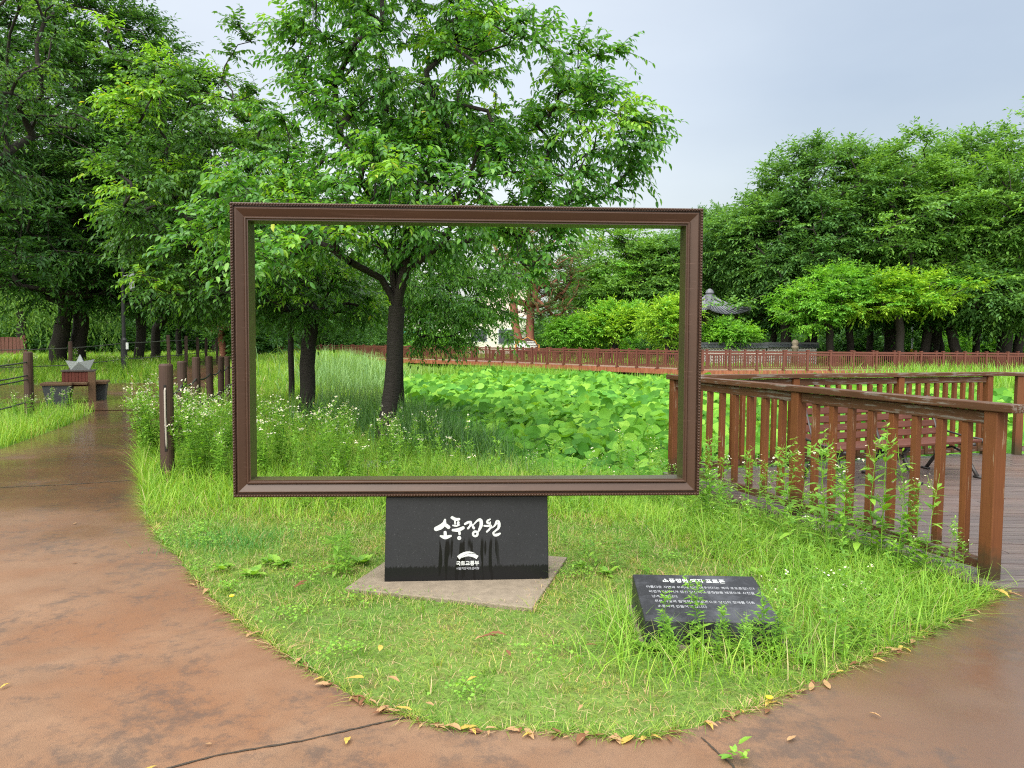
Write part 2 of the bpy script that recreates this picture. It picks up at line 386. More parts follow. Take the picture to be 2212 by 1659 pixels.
# expansion joints scored in the paving
M_joint = plain('dark_joint', (.035, .026, .018), .9, .5, 20)
def joint(pxs, w):
    pts = [P(x, y, .004) for x, y in pxs]; dense = []
    for a, b in zip(pts, pts[1:]):
        for k in range(10): dense.append(a + (b - a) * k / 10)
    dense.append(pts[-1]); V = []; F = []
    for i, p in enumerate(dense):
        t_ = nrm((dense[min(i+1, len(dense)-1)] - dense[max(i-1, 0)])[None])[0]; sd_ = np.array([-t_[1], t_[0], 0])
        j = (random.random() - .5) * .004; ww = w * (.6 + .8 * random.random())
        V += [p + sd_ * (ww + j), p - sd_ * (ww - j)]
    for i in range(len(dense) - 1): F.append((2*i, 2*i+1, 2*i+3, 2*i+2))
    mb = MB(); mb.add(V, F); props(mb.build('path_joint', M_joint), kind='structure')
joint([(300, 1675), (480, 1628), (650, 1600), (780, 1570), (860, 1552), (925, 1545)], .0045)
joint([(1515, 1592), (1545, 1620), (1580, 1650), (1600, 1675)], .004)
joint([(-10, 1053), (150, 1046), (303, 1036)], .009)

# ------------------------------------------------------------------ leaf geometry
LEAF_NEAR = (np.array([(0,0,0),(.34,0,-.03),(.68,0,-.06),(1,0,-.14),(.22,.42,.05),(.6,.42,.02),(.22,-.42,.05),(.6,-.42,.02)]),
             [np.array([(1,5,4),(2,3,5),(2,7,3),(1,4,0),(0,6,1)]), np.array([(1,2,5,5)])[:0], np.array([(1,2,5),(6,7,1),(1,7,2)])])
LEAF_NEAR = (LEAF_NEAR[0], np.array([(0,1,4),(0,6,1),(1,5,4),(1,2,5),(1,6,7),(1,7,2),(2,3,5),(2,7,3)]))
LEAF_FAR = (np.array([(0,0,0),(.45,.5,.06),(.45,-.5,.06),(1,0,-.12)]), np.array([(0,3,1),(0,2,3)]))
LEAF_LONG = (np.array([(0,0,0),(.4,.5,.02),(.4,-.5,.02),(.75,.32,-.05),(.75,-.32,-.05),(1,0,-.16)]), np.array([(0,2,1),(1,2,3),(2,4,3),(3,4,5)]))
def leaf_arrays(pos, ax, nv, L, wr, tpl):
    T, F = tpl; N = len(pos); ax = nrm(ax); sd_ = nrm(np.cross(nv, ax)); nv = np.cross(ax, sd_)
    L = np.broadcast_to(L, (N,))[:, None, None]
    V = pos[:, None] + (ax[:, None] * T[None, :, :1] + sd_[:, None] * T[None, :, 1:2] * wr + nv[:, None] * T[None, :, 2:3]) * L
    return V.reshape(-1, 3), (F[None] + (np.arange(N) * len(T))[:, None, None]).reshape(-1, F.shape[1])

def sprays(rng, T, out, K, tl, n, flat, up, droop, ld, nj=.38):
    """leaf positions for K twigs at every point of T; returns pos, axis, normal, index of spray, twig polylines."""
    N = len(T); d = rng.normal(size=(N, K, 3)); d[..., 2] *= flat
    d = nrm(d * .9 + out[:, None] * .75 + np.array([0, 0, 1.]) * rng.uniform(up - .15, up + .3, (N, 1, 1))); L = tl * rng.uniform(.5, 1.15, (N, K))
    s = (np.arange(1, n + 1) / n)[None, None] * L[..., None]
    pos = T[:, None, None] + d[:, :, None] * s[..., None]; pos[..., 2] -= droop * s ** 2
    tan = np.repeat(d[:, :, None], n, 2).copy(); tan[..., 2] -= 2 * droop * s; tan = nrm(tan)
    side = nrm(np.cross(tan, np.array([0, 0, 1.]) + rng.normal(size=(N, K, 1, 3)) * .25))
    sg = np.where(np.arange(n) % 2 == 0, 1., -1.)[None, None, :, None]
    w = np.where(np.arange(n) == n - 1, .1, .8)[None, None, :, None]
    ax = tan * .65 + side * sg * w + rng.normal(size=tan.shape) * .22; ax[..., 2] -= ld
    nv = np.array([0, 0, 1.]) + rng.normal(size=tan.shape) * nj
    ii = np.broadcast_to(np.arange(N)[:, None, None], (N, K, n))
    return pos.reshape(-1, 3), ax.reshape(-1, 3), nv.reshape(-1, 3), ii.ravel(), (T, d, L, droop)

def tubes(segs, n):
    """segs: list of (points (k,3), radii (k)) -> V, F numpy"""
    Vs = []; Fs = []; b = 0; th = 2 * np.pi * np.arange(n) / n
    for pts, r in segs:
        k = len(pts); tg = nrm(np.gradient(pts, axis=0)); ref = np.where(np.abs(tg[:, 2:3]) > .9, np.array([[1., 0, 0]]), np.array([[0, 0, 1.]]))
        a = nrm(np.cross(tg, ref[0])); bb = np.cross(tg, a)
        Vs.append((pts[:, None] + (a[:, None] * np.cos(th)[None, :, None] + bb[:, None] * np.sin(th)[None, :, None]) * np.asarray(r)[:, None, None]).reshape(-1, 3))
        i = np.arange(k - 1)[:, None] * n; j = np.arange(n)[None]; j2 = (j + 1) % n
        Fs.append(np.stack([i + j, i + j2, i + n + j2, i + n + j], -1).reshape(-1, 4) + b); b += k * n
    return np.concatenate(Vs), np.concatenate(Fs)

def sample_ells(rng, ells, n, shell=.5):
    w = np.array([e_[3] * e_[4] * e_[5] for e_ in ells]) ** .62; w /= w.sum()
    k = rng.choice(len(ells), n, p=w); d = nrm(rng.normal(size=(n, 3))); r = (shell ** 3 + (1 - shell ** 3) * rng.random(n)) ** (1 / 3)
    E_ = np.array(ells); c = E_[k, :3]; q = d * r[:, None] * E_[k, 3:]
    return c + q, nrm(q / E_[k, 3:] ** 1.0 + 1e-6)

def make_tree(seed, name, label, base, fork, tr, ells, nt, leaf, mats, bark, K=9, tl=.5, n=10, L=.1, wr=.42, flat=.45, up=.1, droop=.5, ld=.3,
              tpl=LEAF_NEAR, nj=.38, young=0., group=None, cat='tree', twig_r=.004, sides=7, leaders=(), shell=.5, low=None, trunks=None, extra=None):
    rng = np.random.default_rng(seed)
    bx, by = base[0], base[1]; bz = float(hz(bx, by)) - .15 if len(base) < 3 else base[2]
    root = empty(name, (bx, by, bz), 0, label, cat, group); B0 = np.array([bx, by, bz])
    fork = np.array(fork, float)
    k = max(5, int(np.linalg.norm(fork - B0) / .3)); s = np.linspace(0, 1, k)
    tp = B0 + (fork - B0) * s[:, None] + np.stack([np.sin(s * 5 + seed) * .04, np.cos(s * 4 + seed) * .04, s * 0], -1) * tr / .15 * (s * (1 - s) * 4)[:, None]
    nodes = [p for p in tp]; par = [-1] + list(range(k - 1)); chains = [list(range(k))]
    T, out = sample_ells(rng, ells, nt, shell)
    if low is not None: keep = T[:, 2] > low; T, out = T[keep], out[keep]
    if extra is not None:
        T = np.concatenate([T, extra]); out = np.concatenate([out, nrm(extra - fork)])
    tg = [np.array(q, float) for q in leaders] + [None]
    nlead = len(tg) - 1; order = np.argsort(np.linalg.norm(T - fork, axis=1)); seq = [q for q in tg if q is not None] + [T[i] for i in order]
    tips = []; NP = np.array(nodes)
    for qi, q in enumerate(seq):
        dv = q - NP; dd = np.linalg.norm(dv, axis=1)
        cost = dd + np.maximum(0, NP[:, 2] - q[2] + .2 * dd) * 1.2; cost[:max(1, k - 3)] += 3 + tr * 8
        a = int(np.argmin(cost)) if qi >= nlead else k - 1; p0 = NP[a]; m = max(2, int(dd[a] / .55)); ch = [a]
        pd = NP[a] - NP[par[a]] if par[a] >= 0 else np.array([0, 0, 1.]); pd = pd / (np.linalg.norm(pd) + 1e-9)
        c1 = p0 + pd * dd[a] * .35 + np.array([0, 0, .12 * dd[a]]); new = []
        for j in range(1, m + 1):
            u = j / m; pt = (1-u)**2 * p0 + 2*u*(1-u) * c1 + u*u * q + (rng.normal(size=3) * .05 * min(dd[a], 1.5) if j < m else 0)
            new.append(pt); par.append(ch[-1]); ch.append(len(par) - 1)
        NP = np.concatenate([NP, np.array(new)]); chains.append(ch); tips.append(ch[-1])
    cnt = np.zeros(len(par))
    for tpi in tips:
        i = tpi
        while i >= 0: cnt[i] += 1; i = par[i]
    R = np.maximum(tr * (cnt / cnt[0]) ** .5, twig_r * 1.6)
    flare = 1 + .18 * np.exp(-np.arange(k) * .9); R[:k] *= flare
    segs = []
    for ci, ch in enumerate(chains):
        r = R[ch].copy()
        if ci: r[0] = min(r[0], r[1] * 1.25)
        segs.append((NP[ch], r))
    V, F = tubes(segs[:1] + [s_ for s_ in segs[1:] if s_[1][0] > .02], sides)
    fine = [s_ for s_ in segs[1:] if s_[1][0] <= .02]
    pos, ax, nv, ii, tw = sprays(rng, T, out, K, tl, n, flat, up, droop, ld, nj)
    if twig_r > 0:
        TT, d, LL, dr = tw
        ss = np.array([0, .5, 1.])
        for i in range(len(TT)):
            for kk in range(K):
                s_ = ss * LL[i, kk]; pp = TT[i] + d[i, kk] * s_[:, None]; pp[:, 2] -= dr * s_ ** 2
                fine.append((pp, np.array([twig_r, twig_r * .8, twig_r * .4])))
    Vl = [V - B0]; Fl = [F]
    if fine:
        V2, F2 = tubes(fine, 3); Fl.append(F2 + len(V)); Vl.append(V2 - B0)
    obj('trunk', np_mesh('trunk', np.concatenate(Vl), Fl, [bark], smooth=True), root)
    Lr = L * rng.uniform(.65, 1.2, len(pos))
    LV, LF = leaf_arrays(pos - B0, ax, nv, Lr, wr, tpl)
    isy = np.zeros(len(T), bool)
    if young > 0: isy = (rng.random(len(T)) < young) & (out[:, 2] > -.5)
    per = len(tpl[1]); mi = np.repeat(isy[ii].astype(np.int32), per)
    mm = [GREEN[m_] for m_ in mats]
    obj('crown', np_mesh('crown', LV, [LF], mm, [mi], smooth=tpl is LEAF_NEAR), root)
    return root

def ell(cx, cy, rx, ry, D, rd):
    c = PD(cx, cy, D); return (c[0], c[1], c[2], rx * D / FOC, rd, ry * D / FOC)

# ------------------------------------------------------------------ cherry trees behind the frame
c1 = [ell(870,-80,230,140,11,2.0), ell(860,120,235,190,11,2.3), ell(1080,200,190,140,10.8,2.0), ell(1230,300,165,95,10.6,1.6), ell(1010,395,260,95,10.4,2.2),
      ell(760,330,190,150,11,2.2), ell(670,480,220,90,10.2,1.8), ell(880,490,240,38,10,2.0), ell(1120,470,130,70,10.3,1.4)]
ex1 = np.array([PD(*q) for q in [(1395,320,10.2),(1350,300,10.3),(1360,370,10.2),(1330,405,10.2),(1290,430,10),(1240,430,10),(1290,120,10.4),(1250,100,10.4),(1330,110,10.6),(1240,190,10.5),(1310,210,10.5),(1370,270,10.4),
      (430,510,8.6),(400,530,8.4),(470,490,8.8),(520,470,8.8),(580,560,7.4),(560,580,7.2),(620,540,7.6),(690,500,8),(740,505,7.8),(560,430,8.5),(640,430,8.5),(730,400,8.2),(850,370,8.2),(920,360,8),(1000,395,8),(1060,380,8.4),
      (900,470,8),(820,470,8.2),(1010,480,8.6),(1180,540,9.4),(1150,590,9.6),(1120,560,9.5),(1190,500,9.5),(620,130,11),(640,90,11),(620,60,11),(650,190,11),(670,230,11)]])
fk = PD(858, 662, 11)
make_tree(11, 'cherry_tree', 'cherry tree with dark ringed trunk rising behind the middle of the big frame', tuple(PD(828, 900, 11)[:2]), fk, .122, c1, 430, None, ('cherry', 'young'), M_bark,
          K=11, tl=.52, n=12, L=.096, wr=.46, flat=.5, up=.12, droop=.55, ld=.42, young=.2, group='cherry trees along the pond bank',
          leaders=[PD(965,520,10.2), PD(850,330,10.9), PD(755,565,10.3), PD(1000,420,10.6), PD(820,150,11), PD(1150,370,10.6), PD(1000,200,11), PD(700,430,10.6)], extra=ex1)
c2 = [ell(430,260,140,110,13.5,2.0), ell(520,380,150,110,13.5,2.2), ell(350,430,140,100,13.2,2.0), ell(590,560,170,75,13.2,2.0), ell(480,600,150,60,13,1.8), ell(700,640,120,50,13.6,1.6)]
ex2 = np.array([PD(*q) for q in [(500,120,13),(520,60,13),(540,90,13),(480,170,13),(555,200,13),(310,250,12),(330,210,12),(290,280,12),(420,200,12.4),(390,620,12.5),(370,600,12.4),(420,650,12.5),(270,130,12.6),(250,60,13),(340,120,13)]])
make_tree(12, 'cherry_tree', 'cherry tree forking low on the left behind the frame, black wet trunk', tuple(PD(655, 880, 14)[:2]), PD(668, 742, 14), .145, c2, 380, None, ('cherry2', 'young'), M_bark,
          K=11, tl=.5, n=12, L=.096, wr=.44, flat=.5, up=.12, droop=.5, ld=.35, young=.24, group='cherry trees along the pond bank',
          leaders=[PD(650,600,14), PD(800,640,13.8), PD(560,480,13.6), PD(450,330,13.4), PD(720,600,13.6)], extra=ex2)
c3 = [ell(600,590,130,75,18,2.2), ell(560,500,110,80,18,2.2), ell(640,660,110,45,18,2.0)]
make_tree(13, 'cherry_tree', 'smaller cherry tree partly hidden behind the low-forking one', tuple(PD(628, 800, 19)[:2]), PD(630, 700, 18.6), .075, c3, 230, None, ('cherry2', 'soft'), M_bark,
          K=8, tl=.55, n=8, L=.12, wr=.44, young=.3, tpl=LEAF_FAR, group='cherry trees along the pond bank', twig_r=.004)
c4 = [ell(930,620,150,70,17,2.0), ell(1010,640,90,70,16.6,1.8), ell(955,700,80,38,16.4,1.4), ell(860,580,130,70,17.5,2.0), ell(1060,560,90,70,17,1.6)]
ex4 = np.array([PD(*q) for q in [(940,745,15.8),(925,725,16),(1050,690,16),(1080,720,15.8),(1095,735,15.6),(990,740,15.8),(900,735,16)]])
make_tree(14, 'cherry_tree', 'soft drooping cherry tree standing right behind the ringed trunk', tuple(PD(866, 800, 18)[:2]), PD(866, 690, 17.6), .08, c4, 290, None, ('soft', 'cherry'), M_bark,
          K=9, tl=.55, n=9, L=.12, wr=.36, flat=.45, up=0, droop=.6, ld=.5, young=.4, tpl=LEAF_FAR, group='cherry trees along the pond bank', extra=ex4)

# ------------------------------------------------------------------ big shade trees on the left
ZK = dict(K=12, tl=1.0, n=11, L=.20, wr=.42, flat=.25, up=.05, droop=.12, ld=.15, tpl=LEAF_FAR, twig_r=.008)
make_tree(21, 'zelkova_tree', 'broad zelkova with thick forked trunk behind the planter bench', tuple(PD(125, 785, 28)[:2]), PD(135, 700, 28), .29,
          [ell(60,250,330,270,28,6.5), ell(200,120,180,150,28,5), ell(-60,420,260,150,26,5), ell(150,520,200,90,26,5), ell(60,606,170,44,26,4), ell(235,612,100,40,27,3), ell(330,640,70,26,27,2.5)], 640, None, ('zelk', 'zelkl'), M_bark2, young=.12, **ZK,
          leaders=[PD(20,610,27), PD(60,500,27), PD(190,480,28), PD(260,620,28)], group='shade trees along the left path')
make_tree(22, 'zelkova_tree', 'straight zelkova trunk touching the forked one behind the paper boat', tuple(PD(170, 785, 28.6)[:2]), PD(172, 670, 28.6), .28,
          [ell(230,300,200,230,30,6), ell(310,430,150,130,29,5), ell(200,560,170,70,28,4)], 500, None, ('zelk', 'zelkl'), M_bark2, young=.12, **ZK,
          leaders=[PD(250,610,28.6), PD(180,450,29), PD(110,520,29)], group='shade trees along the left path')
make_tree(23, 'zelkova_tree', 'dark zelkova trunk just right of the black lamp post', tuple(PD(300, 780, 30)[:2]), PD(303, 680, 30), .19,
          [ell(360,480,150,130,31,5), ell(420,590,130,70,30,4), ell(300,590,130,60,30,4)], 360, None, ('zelk',), M_bark2, **ZK, group='shade trees along the left path')
make_tree(24, 'zelkova_tree', 'wide-forking zelkova second to the right of the lamp post', tuple(PD(332, 778, 34)[:2]), PD(336, 735, 34), .20,
          [ell(400,610,110,70,34,4), ell(480,560,110,90,34,4), ell(350,500,120,100,35,4)], 320, None, ('zelk',), M_bark2, **ZK, leaders=[PD(305,670,34), PD(385,660,34)], group='shade trees along the left path')
make_tree(25, 'zelkova_tree', 'slim young zelkova over the row of fence posts', tuple(PD(386, 775, 38)[:2]), PD(386, 715, 38), .14,
          [ell(400,640,90,55,38,3.5), ell(460,630,90,60,40,4)], 130, None, ('zelkl',), M_bark2, **ZK, group='shade trees along the left path')
make_tree(26, 'zelkova_tree', 'leafy zelkova whose boughs hang in at the top left corner', (-15.5, 15.0), (-15.3, 15.2, 3.2), .35,
          [(-13.8, 15.5, 7.6, 4.6, 4.2, 2.6), (-12.2, 16, 6.3, 3.0, 3, 1.8), (-14.5, 15, 5.0, 3.4, 3, 1.2)], 400, None, ('zelk', 'zelkl'), M_bark2, young=.3,
          K=9, tl=.7, n=9, L=.13, wr=.36, flat=.35, up=0, droop=.35, ld=.35, tpl=LEAF_LONG, twig_r=.005, group='shade trees along the left path')
# willow
def willow(base, label):
    rng = np.random.default_rng(31); root = empty('willow_tree', base, 0, label, 'tree'); B0 = np.array(base)
    V = []; segs = [(np.array([[0, 0, 0], [.1, 0, 1.5], [0, 0, 3.2], [.2, 0, 5]]), np.array([.3, .25, .2, .1]))]
    for k in range(12):
        a = k * .55; segs.append((np.array([[0, 0, 2.4], [1.2*math.cos(a), 1.2*math.sin(a), 4.6], [2.8*math.cos(a), 2.8*math.sin(a), 5.4]]), np.array([.1, .06, .03])))
    V, F = tubes(segs, 6); obj('trunk', np_mesh('trunk', V, [F], [M_bark2], smooth=True), root)
    ns = 420; r = 4.6 * np.sqrt(rng.random(ns)); a = rng.random(ns) * 6.283; top = np.stack([r*np.cos(a), r*np.sin(a), 5.9 - .10 * r**2 + rng.normal(size=ns)*.3], -1)
    ln = rng.uniform(1.6, 4.4, ns); n = 26; s = np.linspace(0, 1, n)
    pos = np.repeat(top[:, None], n, 1).copy(); pos[..., 2] -= s[None] * ln[:, None]; pos[..., 2] = np.maximum(pos[..., 2], .2)
    pos[..., :2] += (top[:, None, :2] * .1) * np.sin(s * 2)[None, :, None] + rng.normal(size=(ns, n, 2)) * .05
    ax = rng.normal(size=pos.shape) * .5; ax[..., 2] -= 1; nv = rng.normal(size=pos.shape); nv[..., 1] -= .6
    LV, LF = leaf_arrays(pos.reshape(-1, 3), ax.reshape(-1, 3), nv.reshape(-1, 3), .3, .28, LEAF_FAR)
    obj('crown', np_mesh('crown', LV, [LF], [GREEN['willow']]), root)
q = PD(45, 775, 42); willow((q[0], q[1], float(hz(q[0], q[1]))), 'pale weeping willow behind the trunks at the far left')

# ------------------------------------------------------------------ grove across the pond
def gtree(seed, label, tx, D, ytr, ells, nt, mats, tr=.35, young=.15, fy=690, K=9, name='zelkova_tree', group='grove beyond the boardwalk', L=.29, tl=1.35, **kw):
    rr_g = random.Random(seed)
    for e_ in list(ells):
        for _ in range(3):
            th_ = rr_g.uniform(.15, 2.99); fr_ = rr_g.uniform(.22, .40); ells = ells + [(e_[0] + math.cos(th_) * e_[3] * .95, e_[1] + rr_g.uniform(-.5, .3) * e_[4], e_[2] + math.sin(th_) * e_[5] * .78, e_[3] * fr_, e_[4] * fr_, e_[5] * fr_)]
    b = PD(tx, 770, D); nt = int(nt * 1.65); a = dict(K=K, tl=tl, n=10, L=L, wr=.5, flat=.28, up=.05, droop=.12, ld=.10, nj=.28, tpl=LEAF_FAR, twig_r=0, young=young, group=group); a.update(kw)
    return make_tree(seed, name, label, (b[0], b[1]), PD(tx + ytr, fy, D), tr, ells, nt, None, mats, M_bark2, **a)
gtree(41, 'dark zelkova spreading over the pavilion roof', 1705, 50, -10, [ell(1604,664,34,12,44.5,1.0), ell(1670,560,95,95,52,4), ell(1680,630,60,45,52,3), ell(1690,500,100,90,52,5), ell(1575,535,60,60,54,4)], 260, ('zelkb', 'zelkl'))
gtree(42, 'round-topped zelkova with the second highest crown of the grove', 1748, 51, 5, [ell(1755,415,105,90,51,6), ell(1735,505,135,80,50,5), ell(1770,590,120,60,49,5)], 320, ('zelkb', 'zelkb'), .42)
gtree(43, 'zelkova directly above the bright yellow-green maple', 1925, 50, -5, [ell(1900,435,115,100,50,6), ell(1900,490,150,90,49,6), ell(1960,570,130,60,49,5)], 340, ('zelkl', 'zelkb'), .42)
gtree(44, 'zelkova with spiky crown tip left of the tallest tree', 2010, 53, 10, [ell(2030,410,105,95,53,5), ell(2050,480,130,100,52,6), ell(2040,580,110,60,51,5)], 300, ('zelkb', 'zelkl'), .4)
gtree(45, 'tallest zelkova, cut by the right edge of the view', 2160, 48, 20, [ell(2200,358,115,105,48,6), ell(2150,460,140,100,47,6), ell(2210,540,140,90,47,6), ell(2130,620,110,50,46,4)], 380, ('zelkl', 'zelkb'), .45)
gtree(46, 'zelkova leaning over the fence at the right edge, hidden crown', 2075, 46, -20, [ell(2100,640,90,40,45,4), ell(2180,660,80,36,45,3)], 110, ('zelkb', 'zelk'), .3, fy=710)
gtree(47, 'rounded deep green tree beyond the plum bushes, left half', 1330, 62, 0, [ell(1320,575,100,85,62,6), ell(1290,640,90,50,60,5), ell(1390,600,70,70,61,5)], 280, ('zelkl', 'maple'), .4, L=.3)
gtree(48, 'deep green tree showing through the right end of the frame opening', 1455, 60, 0, [ell(1450,590,60,75,60,5), ell(1500,560,70,70,60,5), ell(1440,650,70,40,58,4)], 190, ('zelkb', 'zelkl'), .35, L=.3)
gtree(51, 'mid-green maple with low dome crown left of the bright maple', 1793, 44, 0, [ell(1770,655,75,40,44,3), ell(1815,615,75,28,44,3), ell(1735,690,50,22,43,2.4)], 150, ('maple', 'zelkl'), .22, fy=715, name='maple_tree', L=.22, tl=.85)
gtree(52, 'bright yellow-green maple standing out against the dark grove', 1945, 43, 0, [ell(1920,630,80,28,43,3), ell(2000,628,75,28,43,3), ell(1870,662,60,18,42.5,2.5), ell(1965,655,80,16,42.5,2.5)], 150, ('bright', 'maple'), .24, young=.35, fy=715, name='maple_tree', L=.22, tl=.85)
gtree(53, 'small round green tree in front of the pavilion', 1585, 46, 0, [ell(1576,724,50,17,44.5,2)], 80, ('maple', 'zelkl'), .12, fy=735, name='garden_tree', L=.2, tl=.8, flat=.4)
gtree(54, 'bushy plum tree with upright shoots in the frame opening', 1320, 52, 0, [ell(1310,708,60,32,52,2.6), ell(1330,682,46,20,52,2)], 95, ('bright', 'maple'), .16, young=.4, fy=738, name='plum_tree', L=.24, tl=1.0, flat=.8, up=.6, group='plum trees beyond the boardwalk')
gtree(55, 'lower plum tree left of the one with upright shoots', 1225, 52, 0, [ell(1235,722,48,26,52,2)], 90, ('maple', 'zelkl'), .14, fy=740, name='plum_tree', L=.2, tl=.9, flat=.6, up=.2, group='plum trees beyond the boardwalk')
gtree(56, 'yellow-green plum tree beside the right bar of the frame', 1440, 44, 0, [ell(1440,700,50,40,44,2), ell(1462,676,36,26,44,1.8)], 90, ('bright', 'maple'), .15, young=.15, fy=738, name='plum_tree', L=.2, tl=.8, flat=.7, up=.2, group='plum trees beyond the boardwalk')
# further trunks with thin crowns inside the grove
for i, (tx, D, rr) in enumerate([(1662, 52, .25), (1840, 47, .22), (1990, 47, .28), (2035, 58, .25), (2105, 55, .25), (2195, 50, .3), (1880, 60, .25)]):
    gtree(60 + i, ['grove tree trunk behind the tiled wall', 'slender grove tree under the mid-green maple', 'grove tree trunk right of the bright maple', 'grove tree far back right of the bright maple', 'grove tree far back below the tallest crown',
                   'leaning grove tree at the very right edge', 'grove tree far back behind the bright maple'][i], tx, D, [10, -6, 14, -8, 8, 12, 0][i], [ell(tx, 670, 60, 34, D, 3), ell(tx + 20, 620, 60, 40, D + 2, 3)], 70, ('zelk', 'zelkb'), rr, fy=715)
# red pines
for i, (tx, D, l1) in enumerate([(1128, 54, 'red-barked pine leaning left beside the notice board'), (1150, 54, 'red-barked pine rising straight behind the notice board')]):
    b = PD(tx, 770, D); rootf = PD(tx + (-22 if i == 0 else -6), 640, D)
    make_tree(71 + i, 'red_pine', l1, (b[0], b[1]), rootf, .3, [ell(1110 + 60 * i, 540, 90, 60, D, 3), ell(1150 + 40 * i, 600, 90, 30, D, 3), ell(1180 + 20 * i, 660, 60, 26, D, 2.5)], 80, None, ('pine',), M_redbark,
              K=8, tl=.9, n=7, L=.3, wr=.3, flat=.3, up=.3, droop=0, ld=-.2, tpl=LEAF_FAR, twig_r=.02, group='red pines beyond the boardwalk')
b = PD(482, 765, 46)
make_tree(75, 'red_pine', 'small crooked red pine far behind the fence posts', (b[0], b[1]), PD(478, 725, 46), .22, [ell(480, 690, 50, 22, 46, 2)], 40, None, ('pine',), M_redbark, K=8, tl=.8, n=7, L=.3, wr=.3, flat=.3, up=.3, droop=0, ld=-.2, tpl=LEAF_FAR, twig_r=.015)

# far belt of trees: two crowns built once, each tree of the belt a copy
def belt_proto(seed, name, label):
    r = make_tree(seed, name, label, (0, 120, 0), (0, 120, 3), .35, [(0, 120, 8.5, 5.5, 5, 4.5), (2.5, 119, 6, 4, 4, 3), (-2.5, 121, 6.5, 4, 4, 3), (0, 119, 2.6, 6, 4, 2.6)], 240, None, ('far',), M_bark2, K=9, tl=1.7, n=7, L=.42, wr=.55, flat=.3, up=.1, droop=.1, ld=.1, tpl=LEAF_FAR, twig_r=0)
    r['group'] = 'far belt of park trees'; return r
pr = [belt_proto(81, 'park_tree', 'x'), belt_proto(82, 'park_tree', 'x')]
k = 0
for i in range(44):
    D = 84 + 22 * random.random(); xd = -60 + i * 54 + random.uniform(-14, 14)
    hgt = 1.0
    if 1020 < xd < 1260: hgt, D = .48, 105
    if 560 < xd <= 1020: hgt = .62
    o = pr[k] if k < 2 else copy_tree(pr[k % 2]); k += 1
    q = PD(xd, 700, D); o.location = (q[0], q[1], .3); o.rotation_euler = (0, 0, random.random() * 6.28); s_ = hgt * random.uniform(.85, 1.1); o.scale = (s_ * 1.15, s_ * 1.15, s_)
    o['label'] = 'distant park tree in the hazy belt along the horizon'

# trees and bushes that close the view behind the trunks
src = [o for o in COL.objects if o.name in ('zelkova_tree.008', 'zelkova_tree.007')]
for i, (xd, D, sc_, lab) in enumerate([(-40, 52, .95, 'backing tree left of the twin trunks, far behind the willow'), (110, 56, 1.0, 'backing tree far behind the twin trunks'), (240, 50, .9, 'backing tree behind the lamp post'), (360, 58, 1.0, 'backing tree behind the row of log posts'), (470, 54, .85, 'backing tree behind the left bar of the frame'), (590, 62, .8, 'backing tree behind the low-forking cherry'), (700, 66, .75, 'backing tree behind the pale reeds'), (2240, 62, 1.0, 'backing tree closing the grove at the right edge'), (1560, 66, .9, 'backing tree far behind the pavilion')]):
    o = copy_tree(src[i % len(src)]); q = PD(xd, 750, D); o.location = (q[0], q[1], float(hz(q[0], q[1])) - .1); o.rotation_euler = (0, 0, i * 1.9); o.scale = (sc_,) * 3; o['label'] = lab; o['group'] = 'backing trees'
def bush_mesh(seed, mat):
    rng = np.random.default_rng(seed); T, out = sample_ells(rng, [(0, 0, .8, 1.5, 1.2, .9), (.9, .2, .6, 1.0, .9, .7), (-.9, -.1, .65, 1.0, .9, .7)], 80, .6)
    T[:, 2] = np.maximum(T[:, 2], .1); pos, ax, nv, ii, tw = sprays(rng, T, out, 8, .5, 7, .6, .3, .1, .1)
    pos[:, 2] = np.maximum(pos[:, 2], .03); LV, LF = leaf_arrays(pos, ax, nv, .17 * rng.uniform(.7, 1.2, len(pos)), .5, LEAF_FAR); return np_mesh('bush', LV, [LF], [mat])
BM = [bush_mesh(91, GREEN['zelk']), bush_mesh(92, GREEN['far']), bush_mesh(93, GREEN['maple'])]
rb_ = random.Random(3)
for i in range(64):
    xd = -30 + i * 36 + rb_.uniform(-12, 12); D = rb_.uniform(64, 80) if xd > 560 else rb_.uniform(46, 70)
    if 1000 < xd < 1160: D = 84
    q = PD(xd, 750, D); o = obj('bush', BM[rb_.choice([0, 0, 1, 1, 2]) if xd > 560 else 0]); o.location = (q[0], q[1], float(hz(q[0], q[1])) - .05); o.rotation_euler = (0, 0, rb_.random() * 6); s_ = rb_.uniform(1.0, 1.9); o.scale = (s_ * 1.25, s_, s_)
    props(o, 'leafy bush in the undergrowth ' + ('beyond the left meadow' if xd < 560 else ('far behind the boardwalk' if xd < 1500 else 'beneath the dark grove')), 'bush', 'undergrowth bushes')

# ------------------------------------------------------------------ picture frame
tm = NT('brown_frame_paint'); v = tm.coord()
n = tm.noise(v, 2.2, 5); n2 = tm.noise(tm.coord((1, 8, 30)), 2, 5)
c = tm.mix(n, (.034, .0165, .0095), (.060, .0290, .0165)); c = tm.mix(tm.ramp(n2, [(.60, 0), (.72, .45)]), c, (.13, .075, .058))
M_frame = tm.done(tm.bsdf(c, .38, .32, tm.bump(tm.noise(v, 25, 4), .15, .004)))
tm = NT('brown_frame_paint_algae_and_reflected_green'); v = tm.coord()
c = tm.mix(tm.ramp(tm.noise(v, 1.7, 5), [(.3, 0), (.6, 1)]), (.038, .026, .016), (.055, .052, .016))  # olive tone carries some algae and green reflection, both put into the colour
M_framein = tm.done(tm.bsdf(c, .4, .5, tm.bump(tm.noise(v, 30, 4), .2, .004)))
FW, FH, FB = 3.089, 1.915, .113
fr = empty('picture_frame', (-.279, 4.87, 1.529), 0, 'giant brown moulded picture frame standing on the black granite block', 'photo frame')
yaw, rl, ln = .0468, .003, .0124
